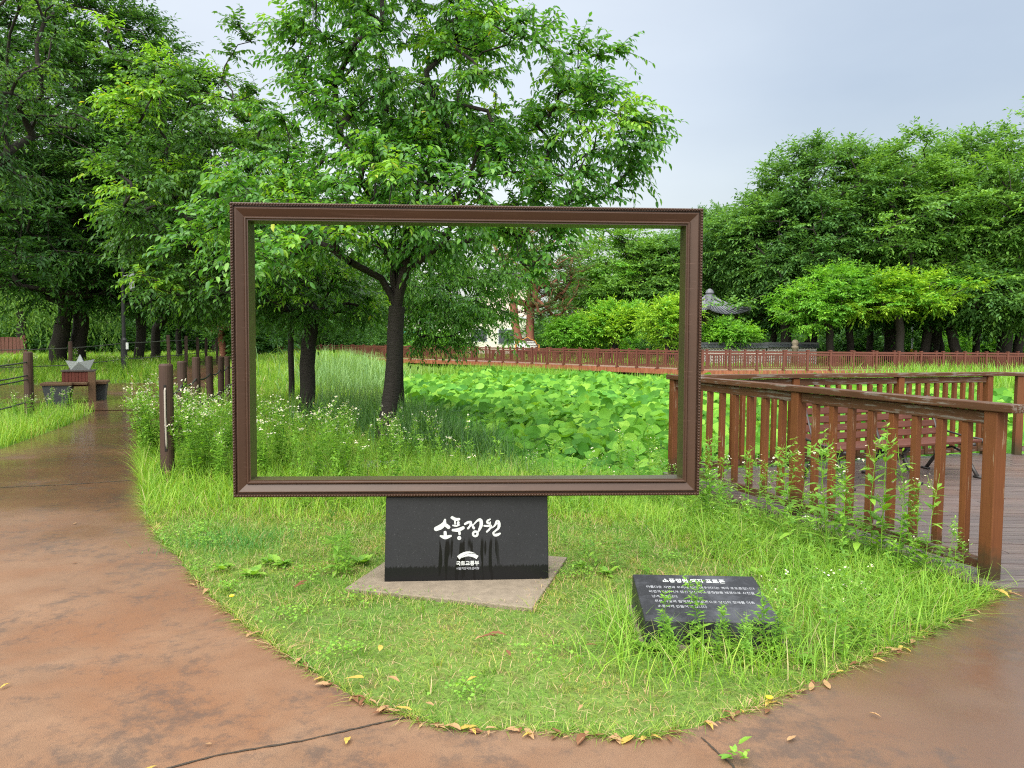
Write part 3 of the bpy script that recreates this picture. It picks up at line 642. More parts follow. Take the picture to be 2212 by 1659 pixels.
X = Vector((math.cos(yaw) * math.cos(rl), math.sin(yaw) * math.cos(rl), math.sin(rl))); Nn = Vector((-math.sin(yaw), math.cos(yaw), 0))
Zv = X.cross(Nn).normalized(); Zl = (Zv * math.cos(ln) + Nn * math.sin(ln)).normalized(); Nl = Zl.cross(X)
fr.rotation_euler = Matrix((X, Nl, Zl)).transposed().to_euler()
prof = [(0, .16), (0, .014), (.004, .006), (.020, .006), (.0205, .022), (.030, .022), (.031, .006), (.035, 0), (.040, 0), (.088, .022), (.0885, .012), (.093, .006), (.100, .006), (.105, .012), (.105, .016), (.113, .016), (.113, .16)]
def rail(kind, nm):
    mb = MB(); V = []; L_ = FW / 2 if kind in 'tb' else FH / 2
    for e_ in (-1, 1):
        for u, d in prof:
            a = e_ * (L_ - u)
            o_ = (FH / 2 if kind in 'tb' else FW / 2) - u
            V.append({'t': (a, d, o_), 'b': (a, d, -o_), 'l': (-o_, d, a), 'r': (o_, d, a)}[kind])
    m = len(prof); flip = kind in 'tr'
    F = [(i, i + 1, m + i + 1, m + i) for i in range(m - 2)]; F2 = [(m - 2, m - 1, 2 * m - 1, 2 * m - 2)]; Fb = [(m - 1, 0, m, 2 * m - 1)]
    if kind in 'lb': pass
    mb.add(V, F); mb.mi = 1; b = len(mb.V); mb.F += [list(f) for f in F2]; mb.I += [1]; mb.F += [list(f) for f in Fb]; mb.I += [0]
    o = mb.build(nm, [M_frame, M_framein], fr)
    bm = bmesh.new(); bm.from_mesh(o.data); bmesh.ops.recalc_face_normals(bm, faces=bm.faces[:]); bm.to_mesh(o.data); bm.free()
    # string of beads along the outer edge
    n_ = int(2 * L_ / .0185); th = np.linspace(-L_ + .012, L_ - .012, n_)
    S = np.array([(0, 0, 1)] + [(math.cos(a) * .9, math.sin(a) * .9, .42) for a in np.arange(6) * math.pi / 3] + [(math.cos(a) * .9, math.sin(a) * .9, -.42) for a in np.arange(6) * math.pi / 3] + [(0, 0, -1)]) * .0088
    Fs = [(0, 1 + k, 1 + (k + 1) % 6) for k in range(6)] + [(13, 7 + (k + 1) % 6, 7 + k) for k in range(6)]
    Fq_ = [(1 + k, 7 + k, 7 + (k + 1) % 6, 1 + (k + 1) % 6) for k in range(6)]
    o_ = (FH / 2 if kind in 'tb' else FW / 2) - .0105
    C_b = np.stack({'t': (th, th * 0 + .005, th * 0 + o_), 'b': (th, th * 0 + .005, th * 0 - o_), 'l': (th * 0 - o_, th * 0 + .005, th), 'r': (th * 0 + o_, th * 0 + .005, th)}[kind], -1)
    off = (np.arange(n_) * 14)[:, None, None]
    obj('bead_trim', np_mesh('bead_trim', (C_b[:, None] + S[None]).reshape(-1, 3), [(np.array(Fs)[None] + off).reshape(-1, 3), (np.array(Fq_)[None] + off).reshape(-1, 4)], [M_frame], smooth=True), o)
rail('t', 'top_rail'); rail('b', 'bottom_rail'); rail('l', 'side_rail'); rail('r', 'side_rail')

# ------------------------------------------------------------------ granite block with the carved name
def granite(name, drips):
    tm = NT(name); v = tm.coord(); sx = tm.n('SeparateXYZ', ins={0: v}); x_, z_ = sx.outputs[0], sx.outputs[2]
    base = tm.mix(tm.noise(v, 4, 5), (.012, .0125, .0145), (.022, .023, .026))
    sp1 = tm.noise(v, 260, 2, .5); c = tm.mix(tm.ramp(sp1, [(.70, 0), (.76, .5)]), base, (.3, .3, .31))
    c = tm.mix(tm.ramp(tm.noise(v, 90, 3, .6), [(.3, .5), (.5, 0)]), c, (.008, .008, .009))
    ro = .42
    if drips:
        cx_ = tm.n('CombineXYZ', ins={0: x_, 1: tm.math('MULTIPLY', z_, .10)}).outputs[0]
        st = tm.ramp(tm.noise(cx_, 34, 1, .3), [(.53, 0), (.56, 1)])
        win = tm.math('MULTIPLY', tm.ramp(tm.math('ABSOLUTE', x_), [(.19, 1), (.24, 0)]), tm.ramp(z_, [(.27, 1), (.31, 0)]))
        edge = tm.math('ADD', .045, tm.math('MULTIPLY', tm.noise(tm.n('CombineXYZ', ins={0: x_}).outputs[0], 60, 5, .9), .13))
        low = tm.math('LESS_THAN', z_, edge)
        wetm = tm.math('MAXIMUM', tm.math('MULTIPLY', st, win), tm.math('MULTIPLY', low, .85), True)
        c = tm.mix(wetm, c, (.0045, .0045, .005)); ro = tm.math('SUBTRACT', .5, tm.math('MULTIPLY', wetm, .3))
    else:
        c = tm.mix(tm.ramp(tm.noise(v, 3, 5, .7), [(.45, 0), (.7, .5)]), c, (.12, .125, .145))
    return tm.done(tm.bsdf(c, ro, .25, tm.bump(tm.noise(v, 150, 3), .08, .002)))
M_gran = granite('black_granite_with_wet_runs', True); M_gran2 = granite('weathered_black_granite', False)
M_letter = plain('carved_white_paint', (.46, .48, .47), .65, .3, 30, .3, .1, 80)
M_letter2 = plain('worn_carved_white_paint', (.27, .28, .30), .7, .6, 60, .3, .1, 80)
M_conc = plain('weathered_concrete', (.19, .155, .115), .85, .4, 14, .25, .8, 120)
st = empty('granite_block', (-.2885, 4.865, -.01), rad(4.7), 'upright black granite block carved with white letters, carrying the frame', 'stone block')
SH, SW, ST, SL = .572, 1.097, .26, .045
mb = MB()
mb.add([(-SW/2,0,0),(SW/2,0,0),(SW/2,ST,0),(-SW/2,ST,0),(-SW/2+.008,SL,SH),(SW/2-.008,SL,SH),(SW/2-.008,ST-.02,SH),(-SW/2+.008,ST-.02,SH)], [(0,3,2,1),(4,5,6,7),(0,1,5,4),(1,2,6,5),(2,3,7,6),(3,0,4,7)])
mb.build('block', M_gran, st, bevel=.006)
zk = .000294
lift = [0]
def face(xz, off): return (xz[0], SL * xz[1] / SH - off, xz[1])
def zoomxy(p): return ((p[0] - 970) * zk, .365 - (p[1] - 470) * zk)
def catmull(p, n=6):
    p = np.array(p, float); q = np.concatenate([[2*p[0]-p[1]], p, [2*p[-1]-p[-2]]]); r = []
    for i in range(1, len(q) - 2):
        for k in range(n):
            u = k / n; r.append(.5 * ((2*q[i]) + (-q[i-1]+q[i+1])*u + (2*q[i-1]-5*q[i]+4*q[i+1]-q[i+2])*u*u + (-q[i-1]+3*q[i]-3*q[i+1]+q[i+2])*u**3))
    r.append(p[-1]); return np.array(r)
def stroke(mb, pts):
    """brush stroke: (x, y, half width) in photo-zoom units -> thin raised ribbon with round ends"""
    s = catmull(pts) if len(pts) > 2 else catmull([pts[0], tuple((a+b)/2 for a, b in zip(*pts)), pts[1]])
    lift[0] += 1; off = .0012 + lift[0] * .00006
    V = []; F = []
    xy = s[:, :2]; tg = nrm(np.gradient(xy, axis=0)); sdv = np.stack([-tg[:, 1], tg[:, 0]], -1)
    for i in range(len(s)):
        for sg in (1, -1): V.append(face(zoomxy(xy[i] + sdv[i] * s[i, 2] * sg), off))
    for i in range(len(s) - 1): F.append((2*i, 2*i+1, 2*i+3, 2*i+2))
    for i, sgn in ((0, -1), (len(s) - 1, 1)):
        b = len(V); V.append(face(zoomxy(xy[i]), off))
        for k in range(9):
            a = -math.pi / 2 + math.pi * k / 8
            V.append(face(zoomxy(xy[i] + (tg[i] * sgn * math.cos(a) + sdv[i] * math.sin(a)) * s[i, 2]), off))
        for k in range(8): F.append((b, b + 1 + k, b + 2 + k))
    mb.add(V, F)
def ring(mb, cx, cy, r, w, a0=0, a1=6.283):
    lift[0] += 1; off = .0012 + lift[0] * .00006; V = []; F = []; n = 20
    for k in range(n + 1):
        a = a0 + (a1 - a0) * k / n
        for q in (r - w, r + w): V.append(face(zoomxy((cx + q * math.cos(a), cy + q * math.sin(a))), off))
    for k in range(n): F.append((2*k, 2*k+1, 2*k+3, 2*k+2))
    mb.add(V, F)
mb = MB()
for s_ in [[(462,290,26),(440,370,45),(370,440,56),(262,488,50)], [(470,395,38),(540,452,42)], [(465,568,34),(470,640,38)], [(365,650,22),(470,682,42),(590,652,26)],
           [(622,238,34),(700,278,36),(780,276,28)], [(688,310,20),(690,385,17)], [(762,350,30),(755,385,28)], [(642,414,16),(720,428,18),(790,404,12)], [(640,520,28),(760,518,42),(872,472,36)], [(790,570,28),(792,608,26)],
           [(915,385,25),(980,350,28),(1045,350,30),(1035,420,24),(985,485,24)], [(1072,400,20),(1115,480,30)], [(1110,400,13),(1200,310,24),(1268,302,38),(1285,400,38),(1250,500,30),(1205,580,16)],
           [(1485,285,17),(1430,318,24),(1425,362,24),(1480,380,22),(1492,348,13)], [(1355,432,20),(1440,436,24),(1505,430,24),(1480,500,22),(1415,565,22)],
           [(1520,482,13),(1590,430,20),(1650,338,38),(1690,390,36),(1680,480,30),(1620,540,22),(1562,590,22),(1585,640,28),(1650,640,33),(1710,612,22)]]:
    stroke(mb, s_)
ring(mb, 785, 700, 28, 18); ring(mb, 1150, 610, 52, 26)
lg = mb.build('carved_title', M_letter, st)
mb = MB()
for poly in ([(735,1112),(800,1062),(870,1027),(940,1008),(1010,1005),(1080,1020),(1165,1058),(1100,1045),(1030,1042),(960,1060),(890,1098),(838,1142),(792,1188)],
             [(838,1150),(880,1112),(940,1078),(1000,1058),(1060,1052),(1130,1064),(1180,1085),(1225,1110),(1180,1180),(1120,1148),(1060,1126),(1000,1116),(930,1122)]):
    lift[0] += 1
    mb.add([face(zoomxy(p), .0016) for p in poly], [tuple(range(len(poly)))])
o = mb.build('carved_emblem', M_letter, st)
def triang(o):
    bm = bmesh.new(); bm.from_mesh(o.data); bmesh.ops.triangulate(bm, faces=bm.faces[:]); bmesh.ops.recalc_face_normals(bm, faces=bm.faces[:]); bm.to_mesh(o.data); bm.free()
triang(o)
def text(body, size, name, m, parent, M4, offset=0, align='CENTER', extrude=.0004, space=1.0, sx=1.0):
    cu = bpy.data.curves.new(name, 'FONT'); cu.body = body; cu.size = size; cu.align_x = align; cu.align_y = 'CENTER'; cu.offset = offset; cu.extrude = extrude; cu.space_character = space; cu.resolution_u = 3
    to = bpy.data.objects.new(name, cu); COL.objects.link(to); bpy.context.view_layer.update()
    me = bpy.data.meshes.new_from_object(to.evaluated_get(bpy.context.evaluated_depsgraph_get())); bpy.data.objects.remove(to); bpy.data.curves.remove(cu)
    me.materials.clear(); me.materials.append(m); me.transform(Matrix.Diagonal((sx, 1, 1, 1))); me.transform(M4); me.name = name
    return obj(name, me, parent)
slope = math.atan2(SL, SH)
def facemat(p, off=.0012): return Matrix.Translation(Vector(face(zoomxy(p), off))) @ Matrix.Rotation(math.pi / 2 - slope, 4, 'X')
text('국토교통부', .0335, 'carved_text', M_letter, st, facemat((978, 1280)), .0010)
text('서울지방국토관리청', .0195, 'carved_text', M_letter2, st, facemat((980, 1392)), .00025, sx=.96)

# concrete pad
mb = MB(); pd = [P(745, 1272)[:2], P(1150, 1315)[:2], P(1225, 1205)[:2]]; pd.append(pd[0] + pd[2] - pd[1])
mb.prism([tuple(q) for q in pd], -.06, .006); o = mb.build('concrete_pad', M_conc, bevel=.006); props(o, 'low rough concrete pad under the upright black granite block', 'concrete pad')

# ------------------------------------------------------------------ sloping text stone
ts = empty('text_stone', (1.08, 4.11, -.01), math.atan2(-.04, .70) * .6, 'low sloping black granite slab with white handwriting among the weeds', 'stone slab')
w2, dF, dB, hF, hB = .358, -.285, .245, .145, .225
mb = MB(); mb.add([(-w2,dF,0),(w2,dF,0),(w2,dB,0),(-w2,dB,0),(-w2,dF,hF),(w2,dF,hF),(w2,dB,hB),(-w2,dB,hB)], [(0,3,2,1),(4,5,6,7),(0,1,5,4),(1,2,6,5),(2,3,7,6),(3,0,4,7)])
mb.build('slab', M_gran2, ts, bevel=.004)
tl_ = math.atan2(hB - hF, dB - dF)
def top(x, y): return Matrix.Translation((x, y, hF + (y - dF) * math.tan(tl_) + .0012)) @ Matrix.Rotation(tl_, 4, 'X')
text('소풍정원 액자 포토존', .052, 'carved_heading', M_letter, ts, top(-.01, .165), .0008, sx=.80)
for i, (b_, x_) in enumerate([('아름다운 자연과 우리네 멋이 어우러지는 액자 포토존입니다', -.30), ('자연과 이야기가 담긴 당신의 소풍정원을 배경으로 사진을', -.30), ('남겨 드립니다', -.30), ('푸른 하늘과 함께하는 포토존으로 당신의 한때를 더욱', -.30), ('소중하게 만들어 드립니다', -.30)]):
    text(b_, .0315, 'carved_text', M_letter2, ts, top(x_ + .008 * i, .085 - .055 * i), .0001, 'LEFT', sx=.80)
mb = MB(); mb.box((.02, -.01, .008), (.80, .62, .02)); mb.build('footing', M_conc, ts)

# ------------------------------------------------------------------ near deck, its railings and the bench
ORANGE = (.142, .050, .017); WORN = (.20, .165, .135)
angN = math.atan2(A_[1] - N_[1], A_[0] - N_[0]); angF = math.atan2(B_[1] - A_[1], B_[0] - A_[0]); angC = math.atan2(C_[1] - B_[1], C_[0] - B_[0])
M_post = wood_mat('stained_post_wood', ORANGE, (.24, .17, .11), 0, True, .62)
def railm(a): return wood_mat('weathered_rail_wood', (.085, .038, .018), (.14, .118, .098), a, False, .53, .6)
dk = empty('wooden_deck', (3.1, 4.74, 0), 0, 'grey-brown plank viewing deck reaching out over the lotus pond', 'deck')
tm = NT('wet_deck_planks'); v = tm.coord((1.2, 18, 18), (0, 0, rad(3)))
n = tm.noise(v, 3, 6, .65); isl = tm.n('NewGeometry').outputs['Random Per Island']
c = tm.mix(tm.ramp(n, [(.3, 0), (.7, 1)]), (.060, .046, .043), (.150, .117, .108)); c = tm.mix(tm.math('MULTIPLY', isl, .5), c, (.05, .038, .038))
c = tm.mix(tm.ramp(tm.noise(tm.coord(), 1.0, 4), [(.45, 0), (.65, .5)]), c, (.115, .066, .046))
M_deck = tm.done(tm.bsdf(c, .36, .5, tm.bump(n, .4, .006)))
mb = MB(); ang = rad(-3); ca, sa = math.cos(ang), math.sin(ang); pol = [(x * ca + y * sa, -x * sa + y * ca) for x, y in DECK]
yv = min(p[1] for p in pol) + .001
while yv < max(p[1] for p in pol) - .01:
    ym = yv + .065; xsn = []
    for i in range(len(pol)):
        (x0, y0), (x1, y1) = pol[i], pol[(i + 1) % len(pol)]
        if (y0 > ym) != (y1 > ym): xsn.append(x0 + (x1 - x0) * (ym - y0) / (y1 - y0))
    if len(xsn) >= 2:
        a, b = min(xsn), max(xsn); cuts = [a]; xx = a + random.uniform(.8, 3)
        while xx < b - .4: cuts.append(xx); xx += 2.9
        cuts.append(b)
        for q0, q1 in zip(cuts, cuts[1:]):
            q0 += .003; q1 -= .003; zt = .026 + random.uniform(0, .004); y2 = yv + .128
            cr = [(q0, yv), (q1, yv), (q1, y2), (q0, y2)]; cr = [(x * ca - y * sa - 3.1, x * sa + y * ca - 4.74) for x, y in cr]
            mb.prism(cr, -.012, zt)
    yv += .138
mb.build('deck_boards', M_deck, dk)
mb = MB()
for i in range(len(DECK)):
    a, b = DECK[i], DECK[(i + 1) % len(DECK)]; cxm = np.mean(np.array(DECK), 0)
    a2 = np.array(a) + (cxm - a) * .004; b2 = np.array(b) + (cxm - b) * .004
    mb.bar((a2[0] - 3.1, a2[1] - 4.74, -.10), (b2[0] - 3.1, b2[1] - 4.74, -.10), .04, .16)
for fx, fy in ((2.6, 8.0), (4.4, 9.2), (6.8, 10), (9.5, 9.6)): mb.bar((fx - 3.1, fy - 4.74, -1.2), (fx - 3.1, fy - 4.74, -.05), .14, .14, (1, 0, 0))
mb.build('substructure', plain('dark_deck_joist', (.05, .035, .028), .8), dk)

def railing(name, label, p0, p1, posts, ang, over0=0, over1=0, nb=8, H=1.19):
    p0 = np.array(p0); p1 = np.array(p1); Ld = np.linalg.norm(p1 - p0)
    r = empty(name, (p0[0], p0[1], .03), ang, label, 'railing', 'railings around the near deck')
    R_ = railm(0)
    mb = MB(); mb.bar((-over0, 0, H - .03), (Ld + over1, 0, H - .03), .135, .055); mb.build('handrail', R_, r, bevel=.007)
    ps = [t_ * Ld for t_ in posts]
    for a, b in zip(ps, ps[1:]):
        mb = MB(); mb.bar((a + .06, 0, H - .108), (b - .06, 0, H - .108), .045, .085); mb.build('top_stringer', R_, r, bevel=.004)
        mb = MB(); mb.bar((a + .06, 0, .085), (b - .06, 0, .085), .045, .075); mb.build('bottom_stringer', R_, r, bevel=.004)
        m = nb if not isinstance(nb, dict) else nb[a]
        for k in range(m):
            x_ = a + (b - a) * (k + 1) / (m + 1)
            mb = MB(); jx = random.gauss(0, .004); mb.bar((x_ + jx, -.012, .05), (x_ + random.gauss(0, .003), -.012 + random.gauss(0, .002), H - .152),  .052, .052, (1, random.gauss(0, .05), 0)); mb.build('baluster', M_post, r, bevel=.004)
    for a in ps:
        mb = MB(); mb.bar((a, 0, -.02), (a, 0, H - .059), .098, .098, (1, 0, 0)); mb.build('post', M_post, r, bevel=.006)
    return r
LN = math.hypot(A_[0] - N_[0], A_[1] - N_[1])
railing('deck_railing', 'near deck railing with weathered handrail running from the paving to the pond corner', N_, A_, [0, .47, 1], angN, .17, .10, 8)
railing('deck_railing', 'far deck railing behind the slatted bench', A_, B_, [.035, .33, .66, .975], angF, 0, .06, 9)
railing('deck_railing', 'deck railing leaving the far corner to the right', B_, C_, [.06, .4, .75, 1], angC, -.01, 0, 8)

M_slat = wood_mat('red_brown_bench_slat', (.10, .034, .021), (.16, .085, .06), 0, False, .62, .5)
M_iron = plain('dark_cast_iron', (.022, .019, .018), .5, .3, 8, .5, .2)
bl, br = np.array([3.62, 8.02]), np.array([5.5, 8.80]); ba = math.atan2(br[1] - bl[1], br[0] - bl[0]); bw = np.linalg.norm(br - bl)
bn = empty('park_bench', (*((bl + br) / 2), .03), ba, 'red-brown slatted bench with black iron legs on the deck', 'bench')
mb = MB()
for k in range(4): mb.box((0, .02 + k * .115, .42 + .004 * (k == 0)), (bw + .3, .10, .032))
mb.build('seat', M_slat, bn, bevel=.006)
mb = MB()
for k in range(5):
    z_ = .50 + k * .096; y_ = .47 + k * .032; mb.box((0, y_, z_), (bw + .22, .028, .078), Matrix.Rotation(rad(-18), 3, 'X'))
mb.build('backrest', M_slat, bn, bevel=.006)
for sx_ in (-bw / 2, 0, bw / 2):
    mb = MB(); x_ = sx_
    mb.tube([(x_, -.10, 0), (x_, -.03, .10), (x_, .07, .24), (x_, .08, .33), (x_, .0, .39)], [.022, .022, .026, .026, .02], 6)
    mb.tube([(x_, .60, 0), (x_, .52, .12), (x_, .42, .26), (x_, .40, .38), (x_, .46, .5), (x_, .62, .93)], [.022, .022, .026, .024, .02, .016], 6)
    mb.bar((x_, -.04, .388), (x_, .44, .378), .04, .035); mb.tube([(x_, .08, .27), (x_, .25, .33), (x_, .42, .27)], .014, 6)
    mb.bar((x_, -.16, .012), (x_, -.05, .012), .05, .024); mb.bar((x_, .55, .012), (x_, .65, .012), .05, .024)
    if sx_: mb.tube([(x_ + .13 * np.sign(sx_), .45, .50), (x_ + .15 * np.sign(sx_), .2, .455), (x_ + .15 * np.sign(sx_), -.02, .445), (x_ + .14 * np.sign(sx_), -.05, .40)], .013, 6)
    mb.build('leg', M_iron, bn, smooth=True)

# ------------------------------------------------------------------ bollard beside the path, rope fences
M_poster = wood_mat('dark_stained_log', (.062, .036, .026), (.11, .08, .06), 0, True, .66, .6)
M_rope = plain('grey_green_rope', (.04, .045, .035), .85, .3, 60)
b0 = P(363, 1047)
bo = empty('slotted_bollard', (b0[0], b0[1], -.03), rad(17), 'thick dark wooden bollard with a slot and pale rope end beside the path', 'bollard')
mb = MB(); rr = .073; Hh = 1.36
mb.lathe((0, 0, 0), [(rr, 0), (rr, Hh - .02), (rr - .006, Hh - .005), (rr - .02, Hh)], 20); mb.build('post', M_poster, bo, smooth=False)
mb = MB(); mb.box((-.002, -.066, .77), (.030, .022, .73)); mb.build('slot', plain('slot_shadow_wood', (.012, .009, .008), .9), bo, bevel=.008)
mb = MB(); mb.tube([(0, -.068, 1.10), (-.003, -.086, 1.07), (-.003, -.087, .8), (.004, -.086, .5), (.006, -.07, .44)], .0105, 8); mb.build('rope_end', plain('pale_rope', (.30, .27, .23), .85, .25, 120, .2, .6, 200), bo, smooth=True)
mb = MB()
mb.lathe((0, 0, 0), [(.030, 0), (.030, .006), (.02, .012)], 14); mb.lathe((0, 0, .012), [(.012, 0), (.012, .012), (.007, .016)], 8)
o = mb.build('bolt', plain('rusty_bolt', (.16, .075, .045), .7, .5, 40), bo); o.matrix_local = Matrix.Translation((.005, -.072, .17)) @ Matrix.Rotation(rad(90), 4, 'X')
o = obj('bolt', o.data, bo); o.matrix_local = Matrix.Translation((.005, -.072, .06)) @ Matrix.Rotation(rad(90), 4, 'X')

def rope_fence(name, label, pts, H, r, ropes, cat='rope fence', sag=.06, skip=()):
    z0 = lambda q: float(max(hz(q[0], q[1]), -.05)); o0 = np.array([pts[0][0], pts[0][1], z0(pts[0])])
    f_ = empty(name, o0, 0, label, cat)
    for i, q in enumerate(pts):
        if i in skip: continue
        h_ = H * (1 + .05 * math.sin(i * 7.1)); mb = MB()
        base = Vector((q[0] - o0[0], q[1] - o0[1], z0(q) - o0[2] - .1)); lean = Vector((math.sin(i * 3.3) * .03, math.cos(i * 5.1) * .03, 0))
        mb.tube([base, base + lean * .6 + Vector((0, 0, h_ * .6)), base + lean + Vector((0, 0, h_ + .085)), base + lean + Vector((0, 0, h_ + .1))], [r, r, r, r * .82], 14)
        mb.build('post', M_poster, f_)
    for a, b in zip(pts, pts[1:]):
        for zr in ropes:
            A3 = Vector((a[0] - o0[0], a[1] - o0[1], z0(a) - o0[2] + H * zr)); B3 = Vector((b[0] - o0[0], b[1] - o0[1], z0(b) - o0[2] + H * zr))
            pp = [A3.lerp(B3, k / 10) - Vector((0, 0, sag * (B3 - A3).length / 2 * 4 * (k / 10) * (1 - k / 10))) for k in range(11)]
            mb = MB(); mb.tube(pp, .014, 6); mb.build('rope', M_rope, f_, smooth=True)
    return f_
rp_ = [tuple(PD(x, 800, D)[:2]) for x, D in [(364, 8.6), (393, 10.2), (424, 11.9), (455, 13.6), (476, 15.4), (492, 17.2), (506, 19.5), (516, 22)]]
rope_fence('rope_fence', 'rope and log fence marching away along the right edge of the path', rp_, 1.27, .062, (.78, .45), skip=(0,))
lp = [tuple(PD(x, 800, D)[:2]) for x, D in [(-190, 10.5), (61, 14.6)]]
rope_fence('rope_fence', 'rope and log fence left of the path with tall weathered post', lp, 1.30, .085, (.88, .68, .62, .28), sag=.02)
lp2 = [tuple(PD(x, 800, D)[:2]) for x, D in [(-60, 22.5), (153, 23.2), (268, 24.7), (366, 26), (402, 28), (428, 30.5), (445, 34), (470, 40)]]
rope_fence('rope_fence', 'thin rope fence behind the planter bench and lamp post', lp2, 1.15, .06, (.86, .4), sag=.015, skip=(2,))

# ------------------------------------------------------------------ lamp post, planter bench and paper boat
q = PD(269, 800, 24.7); zq_ = float(hz(q[0], q[1]))
lpst = empty('street_lamp', (q[0], q[1], zq_ - .05), 0, 'slim black lamp post with grey lamp head under the trees', 'lamp post')
M_blk = plain('black_painted_steel', (.012, .012, .013), .45, .3, 5)
mb = MB(); mb.lathe((0, 0, 0), [(.15, 0), (.15, .06), (.105, .08), (.10, 1.15), (.06, 1.22), (.055, 3.6), (.03, 3.9)], 14); mb.build('pole', M_blk, lpst, smooth=False)
mb = MB(); mb.tube([(0, 0, 3.25), (.3, -.05, 3.3)], .025, 8); mb.lathe((.33, -.05, 2.78), [(.05, 0), (.085, .04), (.085, .55), (.06, .62)], 14); mb.build('lamp_head', plain('grey_lamp_housing', (.30, .32, .33), .4), lpst)
mb = MB(); mb.box((.10, -.02, .95), (.10, .06, .22)); mb.build('notice_tag', plain('white_tag', (.6, .62, .6), .5), lpst)

q = P(165, 872); pb = empty('planter_bench', (q[0], q[1], 0), rad(24), 'dark planter bench with red-brown slatted box below the white paper boat', 'bench')
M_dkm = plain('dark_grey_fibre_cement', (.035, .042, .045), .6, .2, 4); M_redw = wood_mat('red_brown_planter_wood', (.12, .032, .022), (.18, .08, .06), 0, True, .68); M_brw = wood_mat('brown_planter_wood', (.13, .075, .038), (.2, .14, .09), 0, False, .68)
def trap(mb, x0, x1, z0, z1, y0, y1, ins):
    mb.add([(x0+ins,y0+.05,z0),(x1-ins,y0+.05,z0),(x1-ins,y1-.05,z0),(x0+ins,y1-.05,z0),(x0,y0,z1),(x1,y0,z1),(x1,y1,z1),(x0,y1,z1)], [(0,3,2,1),(4,5,6,7),(0,1,5,4),(1,2,6,5),(2,3,7,6),(3,0,4,7)])
mb = MB(); trap(mb, -.70, -.10, .0, .45, -.1, .6, .08); mb.build('pedestal', M_dkm, pb, bevel=.01)
mb = MB(); trap(mb, .28, .58, .0, .43, .75, 1.5, .05); mb.build('pedestal', M_dkm, pb, bevel=.01)
mb = MB(); mb.box((-.40, .25, .485), (.66, .78, .06)); mb.box((.08, .34, .485), (.30, .5, .06)); mb.build('seat', M_brw, pb, bevel=.008)
mb = MB(); mb.box((.43, 1.1, .47), (.36, .95, .07)); mb.build('seat', M_brw, pb, bevel=.008)
mb = MB()
for k in range(8): mb.box((-.31 + .073 * k, .38, .635), (.068, .03, .235))
mb.box((-.05, .70, .58), (.58, .60, .36)); mb.build('planter_box', M_redw, pb, bevel=.004)
mb = MB(); mb.box((.305, .42, .385), (.16, .16, .77)); mb.build('corner_post', M_brw, pb, bevel=.006)
mb = MB(); mb.box((.0, .66, .785), (.72, .66, .035)); mb.build('lid', plain('dark_planter_lid', (.05, .04, .035), .6), pb, bevel=.005)
bt = empty('paper_boat_sculpture', (q[0] + .04 - .26, q[1] + .58, .803), rad(18), 'white folded paper boat sculpture on the planter bench', 'sculpture')
M_boat = plain('white_painted_steel_sheet', (.30, .33, .33), .5, .05, 3, .4, .05)
mb = MB(); yw = .17
mb.add([(-.33,0,.24),(.33,0,.27),(-.2,-.05,0),(.21,-.05,0),(.0,-yw,.20),(.0,yw,.20),(-.2,.05,0),(.21,.05,0)],
       [(0,2,4),(2,3,4),(3,1,4),(0,5,6),(6,5,7),(7,5,1),(2,6,7,3),(0,6,2),(1,3,7)])
mb.build('hull', M_boat, bt)
mb = MB(); mb.add([(-.10,-.07,.15),(.10,-.07,.15),(.10,.07,.15),(-.10,.07,.15),(0,0,.40)], [(0,1,4),(1,2,4),(2,3,4),(3,0,4),(0,3,2,1)]); mb.build('sail', M_boat, bt)

# red slat fence at the far left
q = PD(20, 790, 40); rf = empty('slat_fence', (q[0], q[1], float(hz(q[0], q[1]))), 0, 'red-brown vertical board fence at the far left edge', 'fence')
M_rail = plain('red_brown_railing_paint', (.125, .042, .030), .5, .2, 3, .4, .05)
mb = MB()
for k in range(26): mb.box((-4.4 + k * .205, 0, .55), (.18, .03, 1.0))
mb.bar((-4.5, .04, .3), (.95, .04, .3), .05, .08); mb.bar((-4.5, .04, .85), (.95, .04, .85), .05, .08); mb.build('board_panel', M_rail, rf)
for k in range(4):
    mb = MB(); mb.box((-4.3 + k * 1.7, .1, .55), (.11, .11, 1.2)); mb.build('post', M_rail, rf)

# ------------------------------------------------------------------ boardwalk across the pond
M_fascia = NT('boardwalk_fascia'); v = M_fascia.coord((1, 1, .15)); n = M_fascia.noise(v, 7, 5, .7)
M_fascia = M_fascia.done(M_fascia.bsdf(M_fascia.mix(M_fascia.ramp(n, [(.35, 0), (.65, 1)]), (.19, .058, .028), (.33, .125, .065)), .6, .3))
M_bdeck = plain('boardwalk_planks', (.20, .12, .09), .6, .3, 5)
M_pilep = plain('pale_concrete_pile', (.34, .33, .29), .8, .25, 4); M_piled = plain('dark_wet_pile', (.03, .028, .024), .7)
BW = [(-22, 67.0), (-16, 62), (-3.4, 52), (9.6, 37.4), (14, 38.2), (27, 40.4), (44, 43)]
BWB = [(p[0] + 1.5, p[1] + 1.6) if i < 3 else ((p[0] + .8, p[1] + 2.2) if i == 3 else (p[0] - .3, p[1] + 2.2)) for i, p in enumerate(BW)]
ZB = .22
bwk = empty('boardwalk', (9.6, 37.4, 0), 0, 'long red-brown boardwalk on piles crossing behind the lotus pond', 'boardwalk')
mbd, mbf = MB(), MB(); OX, OY = 9.6, 37.4
